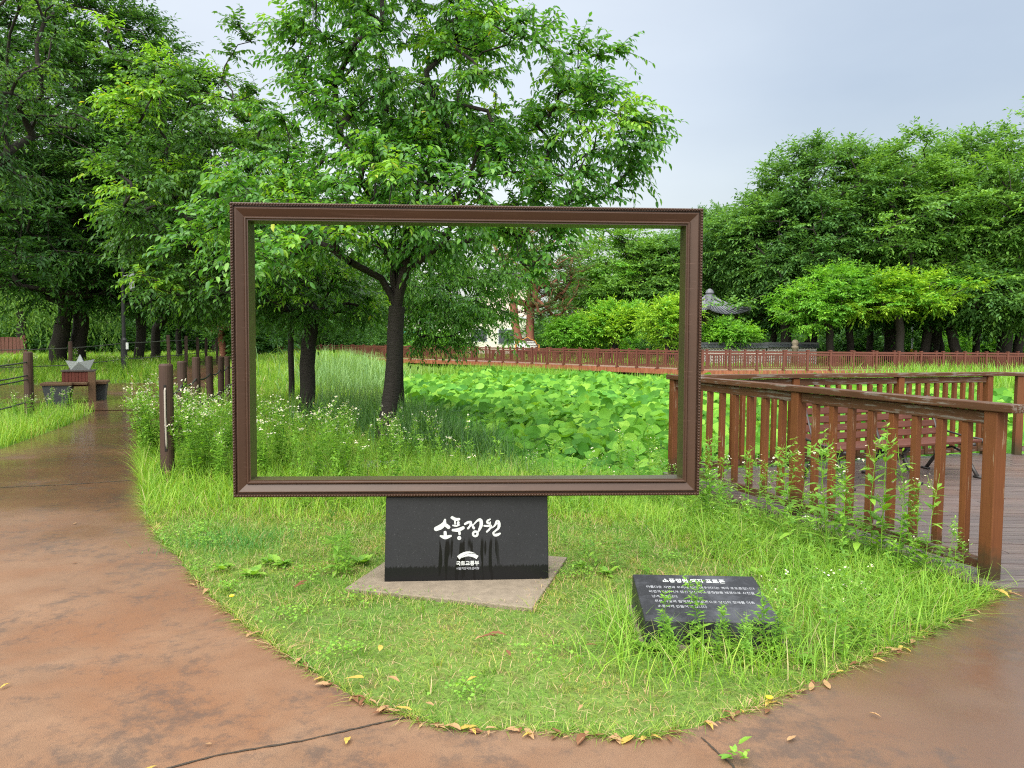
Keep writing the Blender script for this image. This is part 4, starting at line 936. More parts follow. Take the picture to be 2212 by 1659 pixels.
for i in range(len(BW) - 1):
    a, b, c2_, d2_ = BW[i], BW[i+1], BWB[i+1], BWB[i]
    V = [(a[0]-OX, a[1]-OY, ZB), (b[0]-OX, b[1]-OY, ZB), (c2_[0]-OX, c2_[1]-OY, ZB), (d2_[0]-OX, d2_[1]-OY, ZB)]
    V += [(x, y, z - .06) for x, y, z in V]; mbd.add(V, [(0,1,2,3),(7,6,5,4),(0,4,5,1),(2,6,7,3)])
    dv = Vector((b[0]-a[0], b[1]-a[1], 0)).normalized(); nn = Vector((dv.y, -dv.x, 0)) * .03
    mbf.bar(Vector((a[0]-OX, a[1]-OY, ZB - .13)) + nn, Vector((b[0]-OX, b[1]-OY, ZB - .13)) + nn, .05, .27)
mbd.build('deck', M_bdeck, bwk); mbf.build('fascia', M_fascia, bwk)
mbp = MB(); mbp.box((0, 0, -.75), (.22, .22, 1.6)); pp_ = None
mbq = MB(); mbq.box((0, 0, -.75), (.17, .17, 1.6)); pq_ = None
k = 0
for i in range(len(BW) - 1):
    a, b = np.array(BW[i]), np.array(BW[i+1]); Ls = np.linalg.norm(b - a); m = max(1, int(Ls / 1.6))
    for j in range(m):
        t_ = (j + .5) / m; c_ = a * (1 - t_) + b * t_; off = (np.array(BWB[i]) - a) * (.12 if k % 2 else .45)
        if k % 2: pp_ = mbp.build('pile', M_pilep, bwk) if pp_ is None else obj('pile', pp_.data, bwk); oo = pp_
        else: pq_ = mbq.build('pile', M_piled, bwk) if pq_ is None else obj('pile', pq_.data, bwk); oo = pq_
        oo.location = (c_[0] + off[0] - OX, c_[1] + off[1] - OY, 0); k += 1
mbpost = MB(); mbpost.box((0, 0, .50), (.10, .10, 1.0)); mbpost.box((0, 0, 1.025), (.13, .13, .05)); mbpost.box((0, 0, .03), (.15, .15, .06)); PM = None
def boardrail(line, label, ins):
    global PM
    rr_ = empty('boardwalk_railing', (line[0][0], line[0][1], ZB), 0, label, 'railing', 'railings of the boardwalk')
    o0 = np.array(line[0])
    for i in range(len(line) - 1):
        a, b = np.array(line[i]), np.array(line[i+1]); Ls = np.linalg.norm(b - a); m = max(1, round(Ls / 1.35)); an = math.atan2(b[1]-a[1], b[0]-a[0])
        for j in range(m + (i == len(line) - 2)):
            c_ = a + (b - a) * j / m - o0
            if PM is None: po = mbpost.build('post', M_rail, rr_); PM = po.data
            else: po = obj('post', PM, rr_)
            po.location = (c_[0], c_[1], 0); po.rotation_euler = (0, 0, an)
        mb = MB(); nbay = 9
        w_ = Ls / m
        mb.bar((.05, 0, .93), (w_ - .05, 0, .93), .05, .07); mb.bar((.05, 0, .80), (w_ - .05, 0, .80), .04, .05); mb.bar((.05, 0, .12), (w_ - .05, 0, .12), .04, .06)
        for q_ in range(nbay): x_ = .05 + (w_ - .1) * (q_ + 1) / (nbay + 1); mb.bar((x_, 0, .14), (x_, 0, .79), .035, .035, (1, 0, 0))
        first = None
        for j in range(m):
            c_ = a + (b - a) * j / m - o0
            if first is None: first = mb.build('baluster_panel', M_rail, rr_); oo = first
            else: oo = obj('baluster_panel', first.data, rr_)
            oo.location = (c_[0], c_[1], 0); oo.rotation_euler = (0, 0, an)
boardrail(BW, 'front red-brown railing of the boardwalk facing the lotus pond', 0)
boardrail(BWB, 'rear red-brown railing of the boardwalk facing the grove', 0)

# ------------------------------------------------------------------ pavilion, tiled wall, building, notice board, guard post
q = PD(1530, 770, 47); zg = float(hz(q[0], q[1]))
pv = empty('garden_pavilion', (q[0], q[1], zg), rad(14), 'traditional pavilion with grey tiled roof behind the grove trees', 'pavilion')
M_tile = plain('grey_roof_tile', (.095, .10, .115), .5, .25, 8, .4, .3, 30); M_pvw = plain('dark_red_pavilion_timber', (.075, .028, .02), .6)
nS = 6; ez, az, er = 2.95, 4.25, 2.75
mb = MB()
V = []; nseg = 7
for s_ in range(nS):
    a0, a1 = 2*math.pi*s_/nS, 2*math.pi*(s_+1)/nS
    def rp3(u, t_):
        ex = (math.cos(a0) * (1-u) + math.cos(a1) * u) * er, (math.sin(a0) * (1-u) + math.sin(a1) * u) * er
        lift_ = .28 * (abs(2*u - 1) ** 2.2) * t_ ** 3
        return Vector((ex[0] * t_, ex[1] * t_, az - (az - ez) * (t_ ** .72) + lift_))
    g_ = [[rp3(u / 10, t_ / nseg) for u in range(11)] for t_ in range(1, nseg + 1)]
    for r0, r1 in zip(g_, g_[1:]):
        for u in range(10): mb.add([r0[u], r0[u+1], r1[u+1], r1[u]], [(0, 3, 2, 1)])
    for u in range(1, 10):
        t0 = 1 / nseg if u == 5 else .22 + .05 * abs(u - 5)
        mb.tube([rp3(.5 + (u / 10 - .5) * 1.0, t0 + (1 - t0) * k_ / 6) + Vector((0, 0, .03)) for k_ in range(7)], .055, 5)
    mb.tube([rp3(0, .1 + .92 * k_ / 8) + Vector((0, 0, .09)) for k_ in range(9)], .11, 6)
mb.lathe((0, 0, az - .3), [(.42, 0), (.38, .25), (.22, .32), (.28, .42), (.20, .58), (.06, .68)], 10)
mb.build('roof', M_tile, pv)
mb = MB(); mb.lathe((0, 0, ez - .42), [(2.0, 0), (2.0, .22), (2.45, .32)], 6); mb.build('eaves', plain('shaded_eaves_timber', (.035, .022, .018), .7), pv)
for s_ in range(nS):
    a0 = 2*math.pi*s_/nS; mb = MB(); mb.lathe((1.9*math.cos(a0), 1.9*math.sin(a0), 0), [(.16, 0), (.15, ez - .3)], 10); mb.build('column', M_pvw, pv)
mb = MB()
for s_ in range(nS):
    a0, a1 = 2*math.pi*s_/nS, 2*math.pi*(s_+1)/nS; A3, B3 = Vector((1.9*math.cos(a0), 1.9*math.sin(a0), 0)), Vector((1.9*math.cos(a1), 1.9*math.sin(a1), 0))
    for z_ in (.55, .95, 1.25): mb.bar(A3 + Vector((0, 0, z_)), B3 + Vector((0, 0, z_)), .08, .10)
    for k_ in range(1, 6): c_ = A3.lerp(B3, k_ / 6); mb.bar(c_ + Vector((0, 0, .5)), c_ + Vector((0, 0, 1.25)), .07, .07, (1, 0, 0))
mb.build('balustrade', M_pvw, pv)
mb = MB(); mb.lathe((0, 0, 0), [(2.3, 0), (2.3, .5)], 6); mb.build('platform', M_conc, pv)

tm = NT('patterned_brick_wall'); v = tm.coord((1, 1, 1), (rad(90), 0, 0))
bk = tm.n('TexBrick', ins={'Vector': v, 'Color1': (.10, .10, .105, 1), 'Color2': (.13, .125, .12, 1), 'Mortar': (.62, .60, .55, 1), 'Scale': 3.2, 'Mortar Size': .045, 'Brick Width': .55, 'Row Height': .28})
M_wallb = tm.done(tm.bsdf(bk.outputs['Color'], .8, .3))
def tilewall(x0, x1, D0, D1, ztop, label):
    a, b = PD(x0, 770, D0), PD(x1, 770, D1); L_ = math.hypot(b[0]-a[0], b[1]-a[1]); zg = float(hz((a[0]+b[0])/2, (a[1]+b[1])/2))
    w_ = empty('tiled_wall', (a[0], a[1], zg), math.atan2(b[1]-a[1], b[0]-a[0]), label, 'wall', 'tile-capped garden walls'); h_ = ztop - zg
    mb = MB(); mb.box((L_/2, 0, h_/2 - .15), (L_, .3, h_ - .3)); mb.build('brickwork', M_wallb, w_)
    mb = MB(); mb.add([(-.1,-.36,h_-.28),(L_+.1,-.36,h_-.28),(L_+.1,0,h_-.06),(-.1,0,h_-.06),(-.1,.36,h_-.28),(L_+.1,.36,h_-.28)], [(0,1,2,3),(3,2,5,4),(0,4,5,1),(0,3,4),(1,5,2)])
    mb.bar((-.16, 0, h_ - .03), (L_ + .16, 0, h_ - .03), .18, .12)
    for k_ in range(int(L_ / .22)): x_ = .05 + k_ * .22; mb.tube([(x_, -.37, h_ - .265), (x_, -.02, h_ - .05)], .045, 5)
    mb.build('tile_cap', plain('dark_glazed_tile', (.05, .056, .062), .35, .3, 8), w_)
tilewall(1486, 1652, 43.5, 43.5, 1.62, 'garden wall with dark tile cap, the taller length by the frame')
tilewall(1655, 1762, 44.5, 44.5, 1.66, 'garden wall with dark tile cap, the shorter length among the trunks')
q = PD(1716, 800, 42.6); ln_ = empty('stone_lantern', (q[0], q[1], float(hz(q[0], q[1]))), 0, 'small pale round-topped stone post before the tiled wall', 'stone post')
mb = MB(); mb.lathe((0, 0, 0), [(.17, 0), (.15, .9), (.2, .95), (.2, 1.05), (.13, 1.1), (.19, 1.2), (.20, 1.3), (.12, 1.42), (.02, 1.45)], 12); mb.build('shaft', M_conc, ln_, smooth=True)

q = PD(1060, 770, 74); zg = float(hz(q[0], q[1])); M_bw = plain('cream_render', (.62, .60, .50), .8, .08, .5); M_bg = plain('pale_grey_panel', (.55, .60, .62), .6, .08, .5)
bd = empty('low_building', (q[0], q[1], zg), rad(-3), 'low cream building with dark windows behind the pines', 'building')
mb = MB(); mb.box((-3.5, 3, 1.75), (14, 6, 3.5)); mb.build('wall', M_bw, bd)
mb = MB(); mb.box((-3.5, 3, 3.58), (14.4, 6.4, .16)); mb.build('roof', M_bg, bd)
mb = MB(); mb.box((1.2, 6, 5.2), (5.5, 4, 3.1)); mb.build('upper_storey', plain('beige_render', (.52, .44, .36), .8), bd)
for x_, w_, z_, h_ in ((1.15, .75, 1.7, 1.4), (1.95, .75, 1.7, 1.4), (-1.2, 1.6, 1.8, 1.1), (-4, 1.6, 1.8, 1.1), (-7, 1.6, 1.8, 1.1)):
    mb = MB(); mb.box((x_, -.01, z_), (w_ + .14, .06, h_ + .14)); wf = mb.build('window', M_bg, bd)
    mb = MB(); mb.box((x_, -.045, z_), (w_, .02, h_)); mb.build('pane', plain('dark_glass', (.04, .05, .055), .12), wf)
mb = MB(); mb.box((3.0, -.03, 1.55), (1.4, .04, .12)); mb.build('wall_plate', M_blk, bd)

q = PD(1139, 770, 53.2); zg = .44; nb_ = empty('notice_board', (q[0], q[1], zg), rad(4), 'brown map board with orange scalloped outline beyond the boardwalk', 'sign')
out_ = [(-.78, .55), (-.80, .95), (-.62, 1.02), (-.55, 1.22), (-.25, 1.32), (0, 1.48), (.25, 1.32), (.55, 1.22), (.62, 1.02), (.80, .95), (.78, .55)]
def plate(name, poly, y0, y1, m):
    mb = MB(); n_ = len(poly); mb.add([(x, y0, z) for x, z in poly] + [(x, y1, z) for x, z in poly], [tuple(range(n_)), tuple(range(2*n_-1, n_-1, -1))] + [(i, n_ + i, n_ + (i+1) % n_, (i+1) % n_) for i in range(n_)])
    return mb.build(name, m, nb_)
plate('border', [(x * 1.10, (z - 1) * 1.10 + 1) for x, z in out_], 0, .06, plain('orange_border_paint', (.62, .27, .05), .5))
plate('panel', out_, -.012, 0, plain('dark_brown_panel', (.07, .04, .035), .5))
plate('map_area', [(-.70, .60), (-.72, .95), (-.48, 1.14), (-.18, 1.2), (-.18, .60)], -.022, -.013, plain('white_map_print', (.7, .71, .72), .5))
for z_, w_ in ((1.16, .55), (1.06, .72), (.96, .80)):
    mb = MB(); mb.box((.22, -.018, z_), (w_, .008, .055)); mb.build('text_line', plain('white_print', (.7, .7, .7), .5), nb_)
mb = MB(); mb.box((.27, -.018, .76), (.84, .008, .24)); mb.build('picture_strip', plain('pale_print', (.5, .48, .45), .5, .5, 6), nb_)
for sx_ in (-.6, .6):
    mb = MB(); mb.box((sx_, .10, .5), (.1, .08, 1.3)); mb.build('post', M_rail, nb_)
q = PD(2253 * .8737, 790, 56); gp = empty('guard_post', (q[0], q[1], float(hz(q[0], q[1]))), 0, 'thin pale guard post with yellow and black stripes among the trunks', 'bollard')
mb = MB(); mb.lathe((0, 0, .9), [(.07, 0), (.07, 1.7)], 10); mb.build('pole', M_bg, gp)
for k_ in range(4):
    mb = MB(); mb.lathe((0, 0, .02 + .22 * k_), [(.075, 0), (.075, .218)], 10); mb.build('stripe_band', plain('yellow_band', (.6, .4, .02), .5) if k_ % 2 else M_blk, gp)
# teal netting panels far away behind the cherry trunk
q = PD(890, 760, 70); tf = empty('green_screen_fence', (q[0], q[1], .4), 0, 'teal green screen panel seen between the cherry trunks', 'fence')
mb = MB(); mb.box((0, 0, 1.35), (3.2, .04, 1.5)); mb.build('screen', plain('teal_netting', (.05, .28, .22), .6), tf)
for sx_ in (-1.6, 1.6):
    mb = MB(); mb.box((sx_, .05, 1.1), (.08, .08, 2.2)); mb.build('post', M_blk, tf)
# stone slab sunk in the meadow, seen through the frame
q = P(720, 1028); mb = MB(); mb.box((0, 0, .04), (1.1, .42, .16)); mb.box((.5, .08, .05), (.5, .36, .15)); o = mb.build('stepping_stone', plain('rough_grey_stone', (.33, .33, .34), .8, .4, 12, .3, .8, 40), bevel=.02)
o.location = (q[0], q[1] + .15, 0); o.rotation_euler = (0, 0, rad(4)); props(o, 'flat grey stone half sunk in the tall grass inside the frame', 'stone')

# ------------------------------------------------------------------ lawn, meadow, reeds
def blade_arrays(rng, pts, H, Wd, lean, segs=2, curl=1.6):
    N = len(pts); th = rng.random(N) * 6.2832; fx = np.stack([np.cos(th), np.sin(th), np.zeros(N)], -1); sx = np.stack([-np.sin(th), np.cos(th), np.zeros(N)], -1)
    u = np.linspace(0, 1, segs + 1); H = np.broadcast_to(H, (N,)); Wd = np.broadcast_to(Wd, (N,)); lean = np.broadcast_to(lean, (N,))
    V = np.zeros((N, 2 * segs + 1, 3))
    for k in range(segs + 1):
        c_ = pts + fx * (H * lean * u[k] ** curl)[:, None] + np.array([0, 0, 1.]) * (H * u[k] * (1 - .35 * np.minimum(lean, 1.4) * u[k]))[:, None]
        w_ = (Wd * (1 - u[k]) ** .6 / 2)[:, None]
        if k < segs: V[:, 2*k] = c_ - sx * w_; V[:, 2*k+1] = c_ + sx * w_
        else: V[:, 2*segs] = c_
    n_ = 2 * segs + 1; off = (np.arange(N) * n_)[:, None]
    q_ = [np.array([[2*k, 2*k+1, 2*k+3, 2*k+2]]) + off for k in range(segs - 1)]
    tr_ = np.array([[2*segs-2, 2*segs-1, 2*segs]]) + off
    return V.reshape(-1, 3), [np.concatenate(q_) if q_ else np.zeros((0, 4), int), tr_]
class Acc:
    def __init__(s): s.V = []; s.F = {}; s.n = 0
    def add(s, V, Fl):
        for f in Fl:
            if len(f): s.F.setdefault(f.shape[1], []).append(f + s.n)
        s.V.append(V); s.n += len(V)
    def mesh(s, name, mats, smooth=False):
        return np_mesh(name, np.concatenate(s.V), [np.concatenate(f) for f in s.F.values()], mats, smooth=smooth)
G_lawn = leaf_mat('lawn_grass_blade', [(0, (.062, .165, .02)), (.3, (.115, .26, .03)), (.64, (.18, .345, .042)), (.84, (.26, .37, .065)), (.88, (.40, .355, .17)), (1, (.46, .385, .22))], .35, .5, .25, clump=(1.5, 1.06, 1.25), clump_scale=1.7)
G_mead = leaf_mat('meadow_grass_blade', [(0, (.13, .28, .03)), (.4, (.205, .385, .04)), (.75, (.28, .465, .05)), (.92, (.36, .49, .07)), (.96, (.44, .38, .16)), (1, (.50, .42, .22))], .4, .5, .25, clump=(.85, .92, 1.0), clump_scale=.7)
G_sedge = leaf_mat('sedge_blade', [(0, (.035, .11, .026)), (.5, (.065, .17, .034)), (1, (.12, .26, .045))], .3, .4, .4)
G_reed = leaf_mat('pale_reed_blade', [(0, (.14, .27, .09)), (.5, (.20, .35, .12)), (1, (.28, .44, .16))], .35, .5, .3)
G_weed = leaf_mat('weed_leaf', [(0, (.12, .28, .032)), (.5, (.185, .37, .042)), (1, (.265, .46, .055))], .4, .45, .35)
G_dark = leaf_mat('dark_tuft_blade', [(0, (.05, .18, .035)), (.6, (.08, .25, .045)), (1, (.12, .32, .05))], .35, .45, .3)
_pc = np.mean(np.array(pd), 0); PADQ = [tuple(_pc + (np.array(q) - _pc) * .86) for q in pd]
STONES = [[(.70, 3.83), (1.43, 3.79), (1.45, 4.37), (.72, 4.40)], PADQ]
PATHR = [p for p in PATH]
def free(x, y, pad=True):
    m = ~in_poly(x, y, PATHR) & ~in_poly(x, y, DECK) & ~in_poly(x, y, pz)
    if pad:
        for s_ in STONES: m &= ~in_poly(x, y, s_)
    return m
def scatter(rng, x0, x1, y0, y1, n, dens=None, view=True):
    x = rng.uniform(x0, x1, n); y = rng.uniform(y0, y1, n)
    m = free(x, y)
    if view: m &= (np.abs(x) < y * .76 + .5)
    if dens is not None: m &= rng.random(n) < dens(x, y)
    x, y = x[m], y[m]; return np.stack([x, y, hz(x, y) - .005], -1)
rg = np.random.default_rng(5)
lawn = Acc()
# mown lawn in front (denser close to the lens)
p_ = scatter(rg, -4.6, 3.6, 2.7, 4.4, 62000); lawn.add(*blade_arrays(rg, p_, rg.uniform(.02, .058, len(p_)), rg.uniform(.0022, .0042, len(p_)), rg.uniform(.3, 1.9, len(p_))))
p_ = scatter(rg, -5.2, 3.6, 4.4, 7.2, 105000); hh = np.clip((p_[:, 1] - 5.4) / 2, 0, 1) * .10
lawn.add(*blade_arrays(rg, p_, rg.uniform(.03, .07, len(p_)) + hh * rg.random(len(p_)), rg.uniform(.003, .0055, len(p_)), rg.uniform(.3, 1.8, len(p_))))
tc_ = scatter(rg, -3.4, 3.2, 2.9, 6.6, 150); p_ = np.repeat(tc_, 16, 0) + np.concatenate([rg.normal(size=(len(tc_) * 16, 2)) * .025, np.zeros((len(tc_) * 16, 1))], 1)
m_ = free(p_[:, 0], p_[:, 1]); p_ = p_[m_]; lawn.add(*blade_arrays(rg, p_, rg.uniform(.06, .13, len(p_)), rg.uniform(.003, .006, len(p_)), rg.uniform(.3, 1.5, len(p_)), 3))
cl = Acc(); cc = scatter(rg, -3.6, 3.2, 2.9, 6.4, 46); n_ = 110; cp = np.repeat(cc, n_, 0); cp[:, :2] += rg.normal(size=(len(cp), 2)) * np.repeat(rg.uniform(.04, .13, len(cc)), n_)[:, None]
m_ = free(cp[:, 0], cp[:, 1]); cp = cp[m_]; cp[:, 2] = -.02 + rg.uniform(.03, .065, len(cp)); ax_ = rg.normal(size=cp.shape) * [1, 1, .25]; nv_ = rg.normal(size=cp.shape) * .3 + [0, 0, 1]
cl.add(*[(a, [b]) for a, b in [leaf_arrays(cp, ax_, nv_, rg.uniform(.012, .026, len(cp)), .8, LEAF_FAR)]][0])
props(obj('clover', cl.mesh('clover', [G_weed])), 'patches of small clover-like leaves scattered through the short lawn', 'ground cover', kind='stuff')
st_ = scatter(rg, -3.6, 3.2, 2.9, 6.8, 2600); st_[:, 2] = rg.uniform(.0, .03, len(st_)); sa_ = rg.normal(size=st_.shape) * [1, 1, .12]; sw = Acc()
sw.add(*[(a, [b]) for a, b in [leaf_arrays(st_, sa_, np.tile([0, 0, 1.], (len(st_), 1)), rg.uniform(.03, .10, len(st_)), .035, LEAF_LONG)]][0])
props(obj('dry_straw', sw.mesh('dry_straw', [leaf_mat('dry_straw', [(0, (.30, .20, .10)), (1, (.48, .38, .2))], .15, .7, .2)])), 'loose dead straw lying in the lawn', 'straw', kind='stuff')
ea = np.array(LOBE); ec = np.concatenate([[0], np.cumsum(np.linalg.norm(np.diff(ea, axis=0), axis=1))]); u_ = rg.uniform(0, ec[-1], 9000)
u_ = u_[rg.random(9000) < .35 + .65 * (np.sin(u_ * 5.1) * np.sin(u_ * 2.3 + 1) > -.1)]
ctr = np.array([.3, 5.2]); ep = np.stack([np.interp(u_, ec, ea[:, 0]), np.interp(u_, ec, ea[:, 1])], -1); ep = ep + nrm(ctr - ep) * rg.normal(.012, .016, len(ep))[:, None]
p_ = np.concatenate([ep, np.full((len(ep), 1), -.015)], 1); lawn.add(*blade_arrays(rg, p_, rg.uniform(.025, .085, len(p_)), rg.uniform(.003, .0055, len(p_)), rg.uniform(.5, 2.2, len(p_)), 3))
props(obj('lawn_grass', lawn.mesh('lawn_grass', [G_lawn])), 'short mown grass with straw-coloured blades on the rounded lawn', 'grass', kind='stuff')
# taller weeds between the lawn and the deck, the text stone and the path edge
tallw = Acc()
def wdens(x, y):
    a = np.clip(1 - np.abs((x - (3.2 - .4 * (y - 4.93))) + .75) / .95, 0, 1)            # strip along the near railing
    b = np.exp(-(((x - 1.05) / .55) ** 2 + ((y - 3.6) / .2) ** 2)) * .4 + np.exp(-(((x - .62) / .12) ** 2 + ((y - 4.0) / .35) ** 2)) * .9
    c_ = np.exp(-(((x - 1.9) / .5) ** 2 + ((y - 4.1) / .5) ** 2)) * .45
    return np.clip(a * .9 + b + c_, 0, 1)
p_ = scatter(rg, .2, 3.4, 3.0, 9.5, 72000, wdens); tallw.add(*blade_arrays(rg, p_, rg.uniform(.07, .30, len(p_)), rg.uniform(.004, .008, len(p_)), rg.uniform(.25, 1.7, len(p_)), 3))
props(obj('tall_grass', tallw.mesh('tall_grass', [G_mead])), 'long loose grass along the railing foot and round the text stone', 'grass', kind='stuff')
mead = Acc()
p_ = scatter(rg, -5.6, 2.6, 6.4, 9.6, 42000, lambda x, y: np.clip((y - 6.1) / 1.2, 0, 1)); ht = .10 + .30 * np.clip((p_[:, 1] - 6.2) / 2.2, 0, 1)
mead.add(*blade_arrays(rg, p_, ht * rg.uniform(.5, 1.35, len(p_)), rg.uniform(.005, .010, len(p_)), rg.uniform(.2, 1.1, len(p_)), 3))
def mdens(x, y): return (~in_poly(x, y, POND)).astype(float)
p_ = scatter(rg, -9, 2, 9.6, 16, 34000, mdens); mead.add(*blade_arrays(rg, p_, rg.uniform(.2, .5, len(p_)), rg.uniform(.008, .014, len(p_)), rg.uniform(.2, 1.0, len(p_)), 2))
p_ = scatter(rg, -16, 0, 16, 30, 34000, mdens); mead.add(*blade_arrays(rg, p_, rg.uniform(.2, .5, len(p_)), rg.uniform(.014, .026, len(p_)), rg.uniform(.2, 1.0, len(p_)), 2))
p_ = scatter(rg, -14, -6, 8, 17, 12000); mead.add(*blade_arrays(rg, p_, rg.uniform(.1, .35, len(p_)), rg.uniform(.008, .016, len(p_)), rg.uniform(.2, 1.0, len(p_)), 2))
p_ = scatter(rg, -40, -4, 20, 60, 40000, mdens); mead.add(*blade_arrays(rg, p_, rg.uniform(.15, .45, len(p_)), rg.uniform(.03, .05, len(p_)), rg.uniform(.2, 1.0, len(p_)), 2))
p_ = scatter(rg, -12, 44, 37, 64, 26000, lambda x, y: (y > yboard(x) + 3).astype(float)); mead.add(*blade_arrays(rg, p_, rg.uniform(.12, .3, len(p_)), rg.uniform(.04, .06, len(p_)), rg.uniform(.2, 1.0, len(p_)), 2))
props(obj('meadow_grass', mead.mesh('meadow_grass', [G_mead])), 'tall bright meadow grass behind the frame and under the trees', 'grass', kind='stuff')
# reeds and sedges
def clump(name, label, mat, areas):
    a_ = Acc()
    for (cx_, cy_, rx, ry, n, h0, h1, w0, ln0) in areas:
        d_ = rg.normal(size=(n, 2)) * .5; x = cx_ + d_[:, 0] * rx; y = cy_ + d_[:, 1] * ry
        pts = np.stack([x, y, np.maximum(hz(x, y), WATER) - .02], -1)
        a_.add(*blade_arrays(rg, pts, rg.uniform(h0, h1, n), rg.uniform(w0 * .7, w0 * 1.3, n), rg.uniform(.05, ln0, n), 4, 2.2))
    props(obj(name, a_.mesh(name, [mat])), label, 'reeds', kind='stuff')
q1 = PD(810, 800, 30); q2 = PD(760, 800, 26)
clump('pale_reeds', 'pale grey-green reeds on the bank left of the lotus', G_reed, [(q1[0] - .6, q1[1], 1.6, 5, 1900, .8, 1.75, .028, .8), (q2[0], q2[1], 1.8, 4, 1100, .5, 1.2, .024, .8), (PD(800,800,18)[0], 18, 1.2, 3, 700, .6, 1.1, .018, .6)])
q3 = PD(960, 900, 11.5); q4 = PD(780, 860, 13); q5 = PD(930, 860, 14)
clump('dark_sedge', 'dark arching sedge on the pond bank beside the ringed trunk', G_sedge, [(q3[0], q3[1], 1.2, 1.6, 1700, .5, .95, .014, .9), (q4[0], q4[1], 1.4, 1.6, 900, .5, 1.0, .014, .9), (q5[0] - .3, q5[1], .7, 2.4, 1100, .5, 1.0, .016, .9), (.1, 9.3, .6, .5, 260, .35, .65, .012, .9)])
q6 = PD(1060, 795, 44); q7 = PD(1180, 800, 40)
clump('pond_reeds', 'low green rushes in front of the boardwalk piles', G_weed, [(q6[0], q6[1], 5, 4, 2600, .7, 1.2, .05, .4), (q7[0], q7[1], 3, 3, 1800, .7, 1.1, .05, .4), (8, 37, 4, 2, 1200, .6, 1.0, .05, .4)])
clump('bank_weeds', 'yellow-green weeds on the far bank below the boardwalk on the right', G_weed, [(17, 32, 4, 3, 1300, .4, 1.2, .035, .8), (22, 29, 5, 3, 1400, .4, 1.25, .035, .8), (27, 26.5, 5, 3, 1200, .4, 1.2, .035, .8), (19.5, 35, 6, 2.6, 1200, .3, 1.1, .04, .8), (29, 34, 8, 3, 1200, .3, 1.1, .04, .8)])

# ------------------------------------------------------------------ fleabane and other weeds (one build per variant, then copies)
M_petal = leaf_mat('white_petals', [(0, (.66, .67, .58)), (1, (.82, .82, .74))], .3, .6, .2, (1, 1, 1))
M_eye = plain('yellow_flower_eye', (.55, .36, .03), .7)
def weed_variant(seed, h, nfl, lw, bushy=1.0):
    rng = np.random.default_rng(seed); nst = 1 if bushy < 1.5 else 3; segs = []; A_l = Acc(); fl = []
    for s_ in range(nst):
        hs = h * rng.uniform(.8, 1.0); k = 8; u = np.linspace(0, 1, k); a0 = rng.random() * 6.28; ln_ = rng.uniform(.03, .16) * hs + (.1 * hs if s_ else 0)
        pts = np.stack([math.cos(a0) * ln_ * u ** 1.6 + .008 * np.sin(u * 9 + s_), math.sin(a0) * ln_ * u ** 1.6, hs * u], -1)
        segs.append((pts, .0042 * (1 - .65 * u) * (h / .7) ** .5))
        n = int(26 * bushy * h / .7) + 6; uu = np.sort(rng.uniform(.05, .96, n)); pos = np.stack([np.interp(uu, u, pts[:, i]) for i in range(3)], -1)
        az = np.arange(n) * 2.4 + rng.normal(size=n) * .4; ax = np.stack([np.cos(az), np.sin(az), rng.uniform(.15, .9, n)], -1); ax[:, 2] -= (1 - uu) * .35
        nv = np.stack([-np.cos(az) * .4, -np.sin(az) * .4, np.ones(n)], -1)
        L_ = (.105 * (1 - .62 * uu) + .012) * rng.uniform(.75, 1.25, n) * lw
        V, F = leaf_arrays(pos, ax, nv, L_, .30, LEAF_LONG); A_l.add(V, [F])
        nb = max(3, int(nfl / 2.2)) if nfl else 4
        for b in range(nb):
            ub = rng.uniform(.72, 1.0); p0 = np.array([np.interp(ub, u, pts[:, i]) for i in range(3)]); az = rng.random() * 6.28; bl_ = hs * rng.uniform(.08, .2)
            p1 = p0 + np.array([math.cos(az) * bl_ * .55, math.sin(az) * bl_ * .55, bl_ * .8]); mid = (p0 + p1) / 2 + np.array([math.cos(az), math.sin(az), 0]) * bl_ * .12
            segs.append((np.array([p0, mid, p1]), np.array([.0018, .0015, .0010])))
            nn = rng.integers(3, 6); V, F = leaf_arrays(np.repeat(mid[None], nn, 0) + rng.normal(size=(nn, 3)) * .015, rng.normal(size=(nn, 3)) + [0, 0, .5], rng.normal(size=(nn, 3)) + [0, 0, 1], .035 * lw, .26, LEAF_LONG); A_l.add(V, [F])
            if nfl:
                for q_ in range(rng.integers(1, 5)): fl.append(p1 + np.append(rng.normal(size=2) * .018, rng.uniform(-.012, .016)))
    V, F = tubes(segs, 4); A_l.add(V, [F]); me = A_l.mesh('leafy_stem', [G_weed]); fme = None
    if fl:
        fl = np.array(fl); Vv = []; Ff = []; mi = []; T_ = nrm(rng.normal(size=fl.shape) * .45 + [0, -.35, 1])
        for i, (c_, t_) in enumerate(zip(fl, T_)):
            a_ = nrm(np.cross(t_, [0, 1, .3])[None])[0]; b_ = np.cross(t_, a_); r_ = rng.uniform(.009, .0132); base = len(Vv); Vv.append(c_)
            for k in range(10):
                th_ = k * .6283; rr2 = r_ * (1 if k % 2 == 0 else .82); Vv.append(c_ + (a_ * math.cos(th_) + b_ * math.sin(th_)) * rr2 + t_ * .001)
            for k in range(10): Ff.append((base, base + 1 + k, base + 1 + (k + 1) % 10)); mi.append(0)
            b2 = len(Vv); Vv.append(c_ + t_ * .0045)
            for k in range(6): th_ = k * 1.0472; Vv.append(c_ + (a_ * math.cos(th_) + b_ * math.sin(th_)) * r_ * .42 + t_ * .002)
            for k in range(6): Ff.append((b2, b2 + 1 + k, b2 + 1 + (k + 1) % 6)); mi.append(1)
        fme = np_mesh('blossoms', np.array(Vv), [np.array(Ff)], [M_petal, M_eye], [np.array(mi)])
    return me, fme
